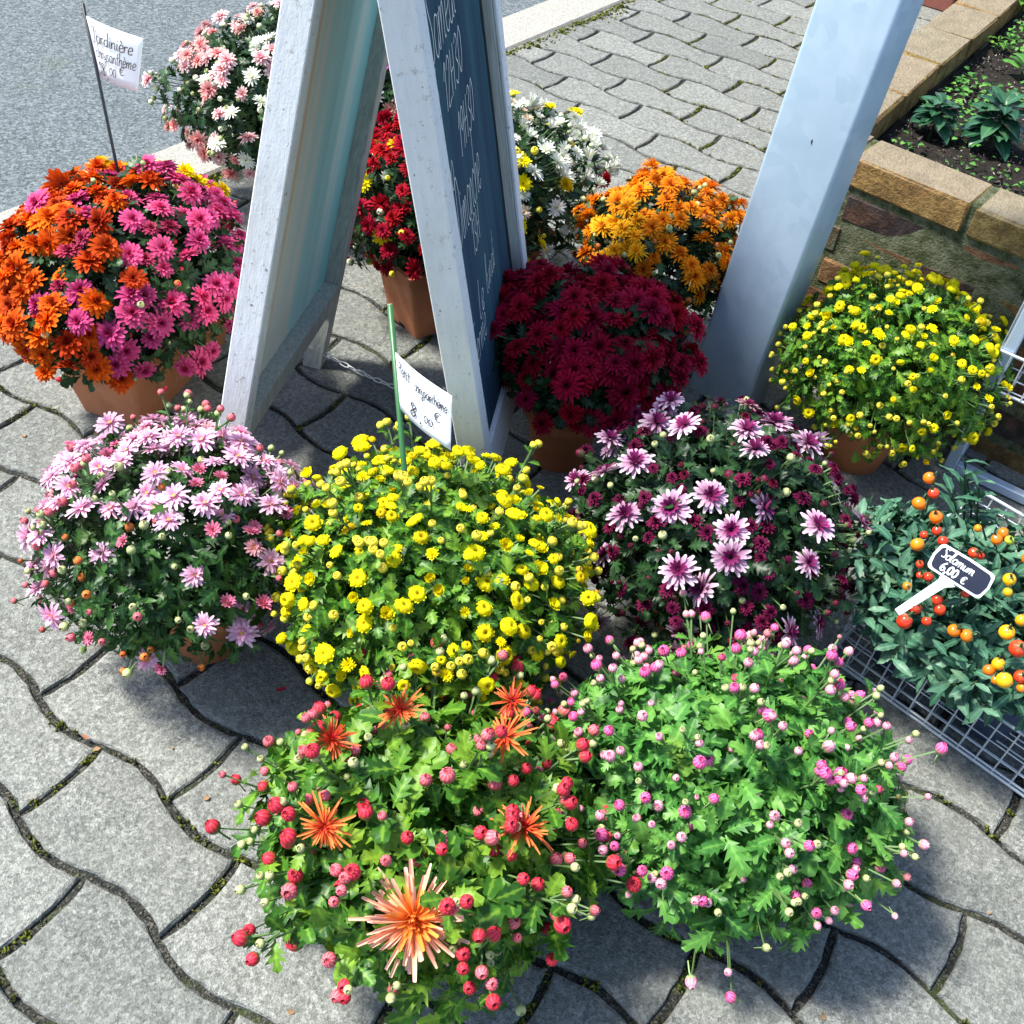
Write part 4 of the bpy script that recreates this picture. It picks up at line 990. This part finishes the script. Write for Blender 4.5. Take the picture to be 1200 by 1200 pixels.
def write(par, text, x0, y0, h, f, wd=.06, slant=.0, rise=0, squeeze=1.0, mat=None, pinv=None):
    """adds strokes; f(x, y) -> world/local position of the page point"""
    x = x0; mb = MB()
    for ch in text:
        acc_ = None
        if ch in ACC: ch, acc_ = ACC[ch]
        adv, strokes = GL[ch]
        for s_ in strokes + ([acc_] if acc_ else []):
            pts_ = smooth([tuple(map(float, p.split(','))) for p in s_.split()])
            V = []
            for i, p in enumerate(pts_):
                t = (pts_[min(i + 1, len(pts_) - 1)] - pts_[max(i - 1, 0)]); t = t.normalized() if t.length else V3((1, 0, 0))
                nn_ = V3((-t.y, t.x, 0)) * wd * .5 * (.75 + .4 * abs(t.y))
                for sg in (1, -1):
                    q_ = p + nn_ * sg; X = x + (q_.x + slant * q_.y) * h * squeeze; Y = y0 + q_.y * h + rise * (X - x0); V.append(f(X, Y))
            mb.add(V, [(2 * k, 2 * k + 1, 2 * k + 3, 2 * k + 2) for k in range(len(pts_) - 1)])
        x += adv * h * squeeze
    o = mb.obj('lettering', mat, par)
    if pinv is not None: o.matrix_parent_inverse = pinv
    return o
# chalk on the board: page x runs from near stile to far stile, page y up the board
BW = W2 - .0644
def pg(x, y): return NR + e * (.0342 + x) + u * y + out * -.0121 - SG
for (txt, x, y, h, ri, sq) in (('Samedi', .030, .715, .085, .12, .66), ('é', .022, .655, .075, 0, .6), ('12H30', .066, .650, .072, .14, .80), ('19H30', .105, .575, .072, .14, .74), ('00', .024, .560, .05, .1, .8),
                           ('Dimanche', .036, .482, .088, .10, .50), ('13H', .100, .436, .066, .14, .70), ('Fermé', .022, .300, .062, .10, .66), ('Le', .085, .345, .055, .1, .8), ('lundi', .145, .350, .055, .15, .70)):
    write(cb_, txt, x, y, h, pg, .032, .28, ri, sq, M['chalkw'], LM[cb_.name].inverted())

# ---------------- chain between the panels
ch = thing('chain', 'thin zinc chain hanging slack between the legs of the A-frame sign', 'chain', (-.2, 1.45, 0))
c0, c1 = at(343, 393, .06), at(527, 452, .17); cm = at(462, 453, .012)
P_ = []
for k in range(61):
    t = k / 60; q = c0 * (1 - t) * (1 - 2 * t) + cm * 4 * t * (1 - t) + c1 * t * (2 * t - 1); q.z = max(q.z, .004); P_.append(q)
ln = [0];
for a, b in zip(P_, P_[1:]): ln.append(ln[-1] + (b - a).length)
lk = MB(); lk.tube([(.0105 * math.cos(a) * (1 if abs(math.cos(a)) > .3 else 1), .0036 * math.sin(a), .0006 * math.sin(2 * a)) for a in [2 * PI * k / 14 for k in range(14)]], .0012, 5, closed=True)
lk_me = lk.mesh('link', True); lk_me.materials.append(plain('bright_zinc', (.80, .82, .82), .4, .1, 60, .1)); s_ = 0; k = 0
while s_ < ln[-1]:
    i = max(j for j in range(len(ln)) if ln[j] <= s_); i = min(i, 59); t = (s_ - ln[i]) / (ln[i + 1] - ln[i]); p = P_[i].lerp(P_[i + 1], t); d = (P_[i + 1] - P_[i]).normalized()
    yv = V3((0, 0, 1)).cross(d).normalized(); zv = d.cross(yv); Rr = Matrix((d, yv, zv)).transposed() @ Matrix.Rotation(.5 + (PI / 2.2) * (k % 2), 3, 'X')
    o = link('link', lk_me, ch); o.matrix_local = Matrix.Translation(p - V3(ch.location)) @ Rr.to_4x4(); s_ += .0175; k += 1

# ------------------------------------------------------------------ price tags
def flag(root, a, b, c, d, curl, mat):
    """paper sheet: a top at stick, b top free, c bottom free, d bottom at stick"""
    a, b, c, d = [V3(q) - V3(root.location) for q in (a, b, c, d)]; nn_ = (b - a).cross(d - a).normalized()
    if nn_.dot(V3(CAMP) - V3(root.location) - a) < 0: nn_ = -nn_
    def f(x, y, off=0): return (a * (1 - x) * (1 - y) + b * x * (1 - y) + c * x * y + d * (1 - x) * y) + nn_ * (curl * math.sin(PI * x) + off + curl * .5 * x * y)
    N_ = 14; V = [f(i / N_, j / 6) for j in range(7) for i in range(N_ + 1)]
    Fc = [(j * (N_ + 1) + i, j * (N_ + 1) + i + 1, (j + 1) * (N_ + 1) + i + 1, (j + 1) * (N_ + 1) + i) for j in range(6) for i in range(N_)]
    me = mesh('paper', V, Fc, True); o = link('paper', me, root, mat); sm = o.modifiers.new('thickness', 'SOLIDIFY'); sm.thickness = .0006
    return f, o
# tall black stick in the left trough
zb = .33; sb = at(141, 215, zb); ztop = .585; tp = at(97, 4, ztop)
t1 = thing('price_tag', 'paper price tag on tall black stick reading Jardinière chrysanthème 18,00 €', 'price tag', (sb.x, sb.y, 0))
mb = MB(); base = sb + (sb - tp) * .4; mb.tube([base - V3(t1.location), sb - V3(t1.location), tp - V3(t1.location)], .0026, 8); mb.obj('stick', M['black'], t1, True)
def on_line(py, p0, p1):                                    # point of the stick seen at row py
    best = None
    for k in range(401):
        q = V3(p0).lerp(V3(p1), k / 400); v = q.x * _R + q.y * _F + (CAM_H - q.z) * _n; yy = 600 + FPX * v[1] / v[2]
        if best is None or abs(yy - py) < best[0]: best = (abs(yy - py), q)
    return best[1]
sa_, sb2 = on_line(18, sb, tp), on_line(89, sb, tp)
f1, pap = flag(t1, sa_, at(168, 45, sa_.z - .004), at(163, 107, sb2.z - .004), sb2 + V3((.004, 0, 0)), .006, M['paper'])
g1 = lambda x, y: f1(x, 1 - y, .0024)
for (txt, x, y, h, ri, sq) in (('Jardinière', .07, .62, .26, .03, .82), ('chrysanthème', .09, .37, .24, .02, .69), ('18', .08, .08, .30, 0, .9), (',', .30, .06, .24, 0, 1), ('00', .38, .14, .21, 0, 1), ('€', .62, .22, .22, 0, 1)):
    write(pap, txt, x, y, h, g1, .068, .12, ri, sq, M['ink'])
# green stick in the yellow plant
zb = .29; sb = at(478, 598, zb); tp = at(457, 357, .50)
t2 = thing('price_tag', 'paper price tag on green stick reading Petit chrysanthème 8,00 €', 'price tag', (sb.x, sb.y, 0))
mb = MB(); base = sb + (sb - tp) * .35; mb.tube([base - V3(t2.location), sb - V3(t2.location), tp - V3(t2.location)], .0034, 10); mb.obj('stick', M['bamboo'], t2, True)
mb = MB(); dv = (tp - sb).normalized(); mb.tube([tp + dv * .0002 - V3(t2.location), tp + dv * .0008 - V3(t2.location)], .0031, 10); mb.obj('cut_end', M['pale'], t2)
sa_, sb2 = on_line(411, sb, tp), on_line(477, sb, tp)
f2, pap = flag(t2, sa_, at(530, 464, sa_.z - .01), at(530, 527, sb2.z - .010), sb2, .006, M['paper'])
g2 = lambda x, y: f2(x, 1 - y, .0024)
for (txt, x, y, h, ri, sq) in (('Petit', .10, .70, .22, -.02, .62), ('chrysanthème', .42, .66, .21, -.04, .49), ('8', .30, .14, .34, 0, 1), (',', .50, .14, .26, 0, 1), ('00', .57, .20, .20, 0, 1), ('€', .74, .38, .24, 0, 1)):
    write(pap, txt, x, y, h, g2, .105 if len(txt) > 2 else .075, .1, ri, sq, M['ink'])

# ------------------------------------------------------------------ wire basket with nightshade plants
b0 = V3((.487, 1.008, 0)); bd = (V3((.735, .806, 0)) - b0); bd.normalize(); bn = V3((-bd.y, bd.x, 0)); BL, BWd, BH = .50, .40, .10
bk = thing('wire_basket', 'low galvanised wire basket on the pavers holding the orange berry plants', 'basket', b0)
def bp(x, y, z): return bd * x + bn * y + V3((0, 0, z))
def rr_rect(z, ins=0, rc=.025, n=4):
    out_ = []
    for (cx, cy, a0) in ((BL - rc, BWd - rc, 0), (rc, BWd - rc, 90), (rc, rc, 180), (BL - rc, rc, 270)):
        for k in range(n + 1):
            a = math.radians(a0 + 90 * k / n); out_.append(bp(cx + rc * math.cos(a), cy + rc * math.sin(a), z))
    return out_
MB().tube(rr_rect(BH), .0028, 6, closed=True).obj('rim', M['wire'], bk, True)
MB().tube(rr_rect(.004), .0026, 6, closed=True).obj('bottom_rail', M['wire'], bk, True)
MB().tube(rr_rect(.012), .0018, 6, closed=True).obj('bottom_rail', M['wire'], bk, True)
for z in (.033, .055, .078): MB().tube(rr_rect(z), .0011, 5, closed=True).obj('wire', M['wire'], bk, True)
k = 0
for x in np.arange(.03, BL - .02, .026):
    MB().tube([bp(x, BWd, BH), bp(x, BWd, .004), bp(x, BWd - .002, .002), bp(x, .002, .002), bp(x, 0, .004), bp(x, 0, BH)], .0013, 5).obj('wire', M['wire'], bk)
for y in np.arange(.03, BWd - .02, .026):
    MB().tube([bp(0, y, BH), bp(0, y, .004), bp(.002, y, .0035), bp(BL - .002, y, .0035), bp(BL, y, .004), bp(BL, y, BH)], .0013, 5).obj('wire', M['wire'], bk)
BER = {}
def berry(c, key):
    if key not in BER:
        mb = MB(); n = 14; V = []; C = []; Fc = []
        for i in range(9):
            a = PI * i / 8; rr_ = math.sin(a) * (1 + .02 * math.cos(3 * a))
            for k in range(n):
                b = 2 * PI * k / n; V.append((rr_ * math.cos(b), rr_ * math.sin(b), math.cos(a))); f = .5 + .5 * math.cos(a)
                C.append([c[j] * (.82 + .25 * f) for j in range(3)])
        for i in range(8):
            for k in range(n): Fc.append((i * n + k, (i + 1) * n + k, (i + 1) * n + (k + 1) % n, i * n + (k + 1) % n))
        mb.add(V, Fc, C)
        for k in range(5): petal(mb, 2 * PI * k / 5, .1, .7, .3, -.2, -.5, .2, (.05, .13, .04), (.07, .16, .05), .2, zb=1.02)
        mb.c = (.05, .12, .04); mb.tube([(0, 0, 1), (.1, 0, 1.8)], .12, 4)
        me = mb.mesh('berry', True, True); me.materials.append(M['berry']); BER[key] = me
    return BER[key]
BC = {'red': (.72, .045, .012), 'orange': (.86, .20, .006), 'yellow': (.86, .44, .006), 'lime': (.50, .56, .04)}
def nightshade(lab, px, py, z, rad, seed, nl_, pots, berries, spire=None, spot=(0, 0)):
    cf = at(px, py, z); c = b0 + bp(spot[0], spot[1], 0); root = thing('berry_plant', lab, 'potted plant', (c.x, c.y, 0), 0, 'nightshade plants in the wire basket')
    r = np.random.default_rng(seed)
    if pots:
        mb = MB(); mb.lathe([(0, .006), (.036, .006), (.050, .085), (.055, .087), (.055, .10), (.051, .10), (.049, .09)], 28); p = mb.obj('pot', M['bpot'], root, True)
        MB().lathe([(0, .092), (.049, .09)], 20).obj('soil', M['soil'], p)
    rad = np.array(rad); st = MB(); P0 = np.array(cf - V3((c.x, c.y, 0))); pos = []; dd = []; up = []; sz = []
    nb = int(nl_ * 1.5) // 9
    for b in range(nb):                                    # leafy shoots radiating from the pot
        u_ = r.normal(size=3); u_[2] = abs(u_[2]) * .9 + .05; u_ /= np.linalg.norm(u_); tip = P0 + u_ * rad * r.uniform(.65, 1.05)
        if spire is not None and b < 4: tip = P0 + np.array(spire) * r.uniform(.7, 1.0) + r.normal(size=3) * .012; u_ = tip - P0; u_ /= np.linalg.norm(u_)
        s0 = np.array([0, 0, .09]) + r.normal(size=3) * .006
        mid = (s0 + tip) / 2 + np.array([0, 0, .02]); st.tube([s0, mid, tip], [.0022, .0018, .0012], 4, False)
        for k in range(9):
            t = .45 + .55 * k / 8; q = (1 - t) ** 2 * s0 + 2 * t * (1 - t) * mid + t * t * tip
            a = k * 2.4 + b; s1 = np.cross(u_, [0, 0, 1.0]) + 1e-6; s1 /= np.linalg.norm(s1); s2 = np.cross(u_, s1)
            d = (s1 * math.cos(a) + s2 * math.sin(a)) * .9 + u_ * .55; pos.append(q); dd.append(d); up.append(u_ * .7 + np.array([0, 0, .8]) + r.normal(size=3) * .15); sz.append(r.uniform(.036, .062) * (1.1 - .45 * (k / 8)))
    pos, dd, up, sz = map(np.array, (pos, dd, up, sz)); cw = np.array([0, 0, CAM_H]) - np.array(root.location); sc = pos @ cw / np.linalg.norm(cw) + r.random(len(pos)) * .02
    order = np.argsort(-sc); big, rest = order[:280], order[280:]
    if len(rest): link('foliage', leaves_mesh('foliage', ['lance'], pos[rest], dd[rest], up[rest], sz[rest], r), root, M['leafs'], 'stuff')
    Rm = frames(dd[big], up[big])
    for q, i in enumerate(big): place('leaf', leaf_me('lance', q % 5, M['leafs']), pos[i], Rm[q], float(sz[i]), root)
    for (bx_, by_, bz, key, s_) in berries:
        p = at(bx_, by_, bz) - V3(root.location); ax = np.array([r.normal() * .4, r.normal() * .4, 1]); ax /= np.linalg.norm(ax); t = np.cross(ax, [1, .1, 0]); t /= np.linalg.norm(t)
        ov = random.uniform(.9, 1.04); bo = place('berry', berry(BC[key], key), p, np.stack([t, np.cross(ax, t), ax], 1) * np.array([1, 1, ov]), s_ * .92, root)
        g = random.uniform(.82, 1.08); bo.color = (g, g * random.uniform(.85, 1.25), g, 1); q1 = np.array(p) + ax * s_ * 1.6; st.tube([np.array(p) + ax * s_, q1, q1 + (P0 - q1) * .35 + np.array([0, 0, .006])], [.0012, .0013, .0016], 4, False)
    st.obj('stems', M['stemd'], root, kind='stuff')
nightshade('tall nightshade plant with a spire of orange and red berries at the basket rear corner', 1065, 665, .20, (.10, .10, .07), 31, 330, True,
  [(1089, 560, .33, 'orange', .0085), (1094, 578, .32, 'red', .008), (1077, 590, .31, 'orange', .010), (1097, 606, .31, 'orange', .0095), (1098, 622, .30, 'red', .007), (1083, 627, .29, 'red', .006), (1105, 634, .30, 'red', .0075), (1075, 638, .29, 'orange', .0095),
   (1078, 661, .28, 'red', .0055), (1088, 676, .27, 'red', .0070), (1063, 687, .27, 'orange', .006), (1078, 674, .27, 'red', .005)], (.055, .10, .12), (.07, .21))
nightshade('nightshade plant with big red berries under the slate price label', 1078, 728, .17, (.105, .105, .07), 32, 330, True,
  [(1072, 711, .25, 'red', .0105), (1060, 728, .245, 'red', .0105), (1086, 728, .24, 'red', .007), (1098, 703, .24, 'red', .0085), (1101, 714, .25, 'red', .0085), (1118, 739, .24, 'orange', .009), (1133, 745, .24, 'orange', .009), (1131, 696, .26, 'red', .006)], None, (.075, .072))
nightshade('nightshade plant with a cluster of orange yellow and lime berries behind the slate label', 1160, 680, .19, (.12, .11, .07), 33, 330, True,
  [(1168, 632, .30, 'orange', .008), (1176, 625, .30, 'orange', .0085), (1183, 633, .31, 'lime', .0065), (1141, 648, .29, 'red', .0075), (1149, 651, .28, 'red', .006), (1146, 619, .29, 'orange', .0055), (1183, 679, .28, 'yellow', .009), (1181, 694, .27, 'yellow', .0065), (1205, 655, .29, 'orange', .009)], None, (.21, .21))
nightshade('nightshade plant with crowded yellow and red berries at the right frame edge over basket front', 1172, 782, .17, (.12, .10, .075), 34, 360, True,
  [(1180, 741, .27, 'yellow', .0105), (1193, 760, .27, 'red', .0115), (1170, 778, .26, 'yellow', .0085), (1159, 785, .25, 'orange', .008), (1177, 797, .26, 'yellow', .0105), (1196, 793, .26, 'red', .0085), (1197, 727, .27, 'yellow', .008), (1197, 806, .25, 'orange', .006), (1167, 797, .25, 'orange', .006)], None, (.215, .072))
nightshade('nightshade plant beyond the right frame edge in the rear of the basket', 1265, 740, .18, (.12, .11, .075), 35, 270, True, [(1250, 720, .26, 'orange', .009), (1270, 740, .26, 'red', .009)], None, (.37, .15))
# slate label
lc = at(1126, 669, .305); t3 = thing('price_label', 'small black slate style label with white border reading Solamum 6,00 €', 'price label', lc)
lx = (at(1157, 690, .300) - at(1096, 651, .308)).normalized(); vn = (V3(CAMP) - lc).normalized(); vn = (vn + V3((-.1, -.15, .2))).normalized(); lx = (lx - vn * lx.dot(vn)).normalized(); ly = vn.cross(lx)
HWd, HHt = .0330, .0145
def outline(w_, h_, dx):
    pts_ = []
    for (sx, sy, a0) in ((1, 1, 0), (-1, 1, 90), (-1, -1, 180), (1, -1, 270)):
        for k in range(5):
            a = math.radians(a0 + 22.5 * k); pts_.append((sx * (w_ - .006 + dx) + (.006 + 0 * dx) * math.cos(a) * 1, sy * (h_ - .006 + dx) + .006 * math.sin(a)))
        if a0 == 90: pts_.append((-w_ - dx - .0015, 0))
        if a0 == 0: pts_.append((0, h_ + dx + .001))
        if a0 == 270: pts_.append((w_ + dx + .0015, 0))
    return pts_
def plate(name, pts_, z0, z1, mat, par):
    n = len(pts_); V = [lx * x + ly * y + vn * z for z in (z0, z1) for x, y in pts_]
    return link(name, mesh(name, V, [tuple(range(n, 2 * n)), tuple(reversed(range(n)))] + [(i, (i + 1) % n, n + (i + 1) % n, n + i) for i in range(n)]), par, mat)
pl = plate('border', outline(HWd, HHt, .003), -.0015, 0, M['whitep'], t3)
sl = plate('slate_face', outline(HWd, HHt, 0), .0002, .0008, M['slate'], t3)
ft = lambda x, y: lx * x + ly * y + vn * .0013
write(sl, 'Solamum', -.0288, .0020, .0130, ft, .11, .05, 0, .97, M['whitep']); write(sl, '6,00', -.022, -.0120, .0155, ft, .12, .05, 0, 1.0, M['whitep']); write(sl, '€', .006, -.0120, .0122, ft, .12, 0, 0, 1, M['whitep'])
stake = [(-.012, -HHt - .002), (.012, -HHt - .002), (.006, -HHt - .012), (.0045, -HHt - .075), (-.0045, -HHt - .075), (-.006, -HHt - .012)]
sdir = (at(1070, 705, .27) - lc); sx_, sy_ = sdir.dot(lx), sdir.dot(ly); a = math.atan2(sy_, sx_) + PI / 2
stake = [(x * math.cos(a) - y * math.sin(a), x * math.sin(a) + y * math.cos(a)) for x, y in stake]
plate('stake', stake, -.0035, -.0016, M['whitep'], t3)

# ------------------------------------------------------------------ steel stand with wire tray at the right edge
s0 = V3((.7675, 1.485, 0)); sdv = (V3((.885, 1.414, 0)) - s0).normalized(); sn = V3((-sdv.y, sdv.x, 0))
stand = thing('display_stand', 'blue grey steel display stand with a wire tray at the right edge', 'stand', s0)
RS = Matrix((sdv, sn, V3((0, 0, 1)))).transposed()
def sp(x, y, z): return sdv * x + sn * y + V3((0, 0, z))
SWd, SDp, SHt = .50, .22, .95
for (x, y) in ((0, 0), (SWd, 0), (0, SDp), (SWd, SDp)):
    MB().box(sp(x, y, SHt / 2), (.020, .020, SHt), RS, .002).obj('leg', M['bluesteel'], stand)
for y in (0, SDp): MB().box(sp(SWd / 2, y, .011), (SWd - .0204, .018, .018), RS, .002).obj('foot_bar', M['bluesteel'], stand)
for x in (0, SWd): MB().box(sp(x, SDp / 2, .0112), (.018, SDp - .0204, .018), RS, .002).obj('foot_bar', M['bluesteel'], stand)
tray = MB().tube([sp(x, y, .26) for x, y in ((-.012, -.014), (SWd + .01, -.014), (SWd + .01, SDp + .014), (-.012, SDp + .014))], .003, 6, closed=True).obj('tray_rim', M['wire'], stand)
MB().tube([sp(x, y, .19) for x, y in ((-.012, -.014), (SWd + .01, -.014), (SWd + .01, SDp + .014), (-.012, SDp + .014))], .0028, 6, closed=True).obj('tray_rim', M['wire'], stand)
MB().tube([sp(x, y, .36) for x, y in ((-.012, -.014), (SWd + .01, -.014), (SWd + .01, SDp + .014), (-.012, SDp + .014))], .003, 6, closed=True).obj('tray_rim', M['wire'], stand)
for x in np.arange(.008, SWd, .022):
    MB().tube([sp(x, -.016, .26), sp(x, -.016, .19), sp(x, SDp + .016, .19), sp(x, SDp + .016, .36)], .0013, 5).obj('wire', M['wire'], stand)
for y in np.arange(.0, SDp, .036):
    MB().tube([sp(-.014, y, .36), sp(-.014, y, .19), sp(SWd + .012, y, .188), sp(SWd + .012, y, .36)], .0014, 5).obj('wire', M['wire'], stand)

# ------------------------------------------------------------------ plants in the soil bed
def shrublet(name, lab, px, py, sz0, n, kind, mat, seed, h=.06, cat='plant', tilt=.7):
    c = at(px, py, WH - .045); root = thing(name, lab, cat, c); r = np.random.default_rng(seed); st = MB()
    st.tube([(0, 0, -.02), (.004, 0, h * .5), (0, 0, h)], [.003, .0025, .002], 5); st.obj('stem', M['stemd'], root)
    for k in range(n):
        a = k * 2.4 + r.random() * .4; t = .25 + .75 * k / n; el = tilt * (t - .35) + r.normal() * .12; d = np.array([math.cos(a) * math.cos(el), math.sin(a) * math.cos(el), math.sin(el)])
        s = sz0 * (1.05 - .4 * t) * r.uniform(.85, 1.1); up = np.array([0, 0, 1.0]) + d * .1
        place('leaf', leaf_me(kind, k % 3, mat), np.array([0, 0, h * t]), frames(d[None], up[None])[0], s, root)
    return root
shrublet('laurel_seedling', 'large glossy dark green plant in the soil, second from the planter corner', 1158, 168, .072, 44, 'laurel', M['leafl'], 3, .075)
shrublet('laurel_seedling', 'smaller glossy dark green plant in the soil nearest the planter corner', 1090, 155, .056, 34, 'laurel', M['leafl'], 4, .06)
shrublet('leafy_weed', 'pale green broad leafed weed at the right edge of the soil bed', 1195, 88, .06, 7, 'laurel', M['leafp'], 5, .03)
shrublet('leafy_weed', 'bright green clump of weeds at the far top right of the soil bed', 1192, 20, .055, 12, 'laurel', M['leafb'], 6, .05)
shrublet('leafy_weed', 'upright yellow green shoot in the middle of the soil bed', 1166, 58, .045, 6, 'lance', M['leafb'], 7, .03)
shrublet('leafy_weed', 'tiny yellow green sprout beside the inner coping edge', 1073, 118, .028, 5, 'laurel', M['leafb'], 8, .02)
n = 3200; pos = []; 
while len(pos) < n:
    i, j = rng.random(), rng.random() ** .8; p = WC + WD * (.13 + i * .8) + WS * (.11 + j * 1.1)
    if noise.noise(V3((p.x * 6, p.y * 6, 9))) + .12 * (j - .3) > rng.normal() * .12: pos.append((p.x, p.y, WH - .043 + rng.random() * .012))
pos = np.array(pos); a = rng.random(n) * 6.28; d = np.stack([np.cos(a), np.sin(a), rng.uniform(-.1, .6, n)], 1); up = np.stack([rng.normal(0, .2, n), rng.normal(0, .2, n), np.ones(n)], 1)
link('seedlings', leaves_mesh('seedlings', ['round'], pos, d, up, rng.uniform(.006, .015, n), rng), None, M['leafp'], 'stuff')

# ------------------------------------------------------------------ building edge beyond the planter
bp_ = at(1092, 16, 0)
dp = thing('door_frame', 'red brown painted frame of the building beyond the planter corner', 'door frame', (bp_.x, bp_.y, 0), math.radians(-30))
MB().box((-.10, .1, .55), (.29, .10, 1.1), None, .004).obj('frame_post', M['brown'], dp)
MB().box((-.02, .1, 1.14), (.75, .12, .08), None, .004).obj('lintel', M['brown'], dp)
bw = tag(MB().box((0, 0, 0), (1.6, .14, 1.1), None, .003).obj('building_wall', M['render']), 'white rendered wall of the building behind the planter', 'wall')
bw.location = V3((bp_.x, bp_.y, .55)) + Matrix.Rotation(math.radians(-30), 3, 'Z') @ V3((.86, .12, 0)); bw.rotation_euler = (0, 0, math.radians(-30))

# ------------------------------------------------------------------ small litter
def fallen(lab, px, py, col, s, seed, name='fallen_petal', cat='petal'):
    p = at(px, py, .0028); mb = MB(); petal(mb, 0, 0, 1, .45, .1, .3, .4, col, col, .5); me = mb.mesh(name, True, True); me.materials.append(M['petal'])
    o = link(name, me); o.location = p; o.scale = (s, s, s); o.rotation_euler = (.1, .1, seed); tag(o, lab, cat)
fallen('fallen dark red petal on the paver between the lilac and yellow plants', 323, 809, (.35, .02, .05), .014, .3)
fallen('fallen orange brown petal on the joint at lower left of the pavers', 104, 866, (.5, .2, .1), .010, 2.8)
mb = MB(); mb.box((0, 0, 0), (.018, .013, .003), None, .001); o = mb.obj('pebble', M['pale']); o.location = at(999, 657, .003); o.rotation_euler = (0, 0, .4); tag(o, 'small pale chip of stone lying between the purple plant and the basket', 'pebble')
n = 900; q = np.stack([rng.uniform(-1, 1.2, n), rng.uniform(.3, 2.6, n), np.full(n, .0004)], 1); q = q[[kd(x, y) > .05 and not inside_wall(x, y) for x, y, _ in q]]
scatter_tris('grit', q, rng.uniform(.0008, .0022, len(q)), plain('pale_chips', (.34, .31, .27), .9, nsc=60, var=.5), seed=12)
pts = []
for k in range(120):
    x, y = rng.uniform(-.95, 1.0), rng.uniform(.35, 2.9)
    if kd(x, y) > .03 and not inside_wall(x, y): pts.append((x, y, .0015))
pts = np.array(pts); a = rng.random(len(pts)) * 6.28
link('dry_leaf_litter', leaves_mesh('dry_leaf_litter', ['lance', 'round'], pts, np.stack([np.cos(a), np.sin(a), np.zeros(len(a))], 1), np.tile([0, 0, 1.0], (len(a), 1)) + rng.normal(0, .25, (len(a), 3)), rng.uniform(.004, .012, len(a)), rng), None, plain('dry_leaf', (.26, .15, .07), .8, nsc=30, var=.6), 'stuff')
print('objects', len(bpy.data.objects))
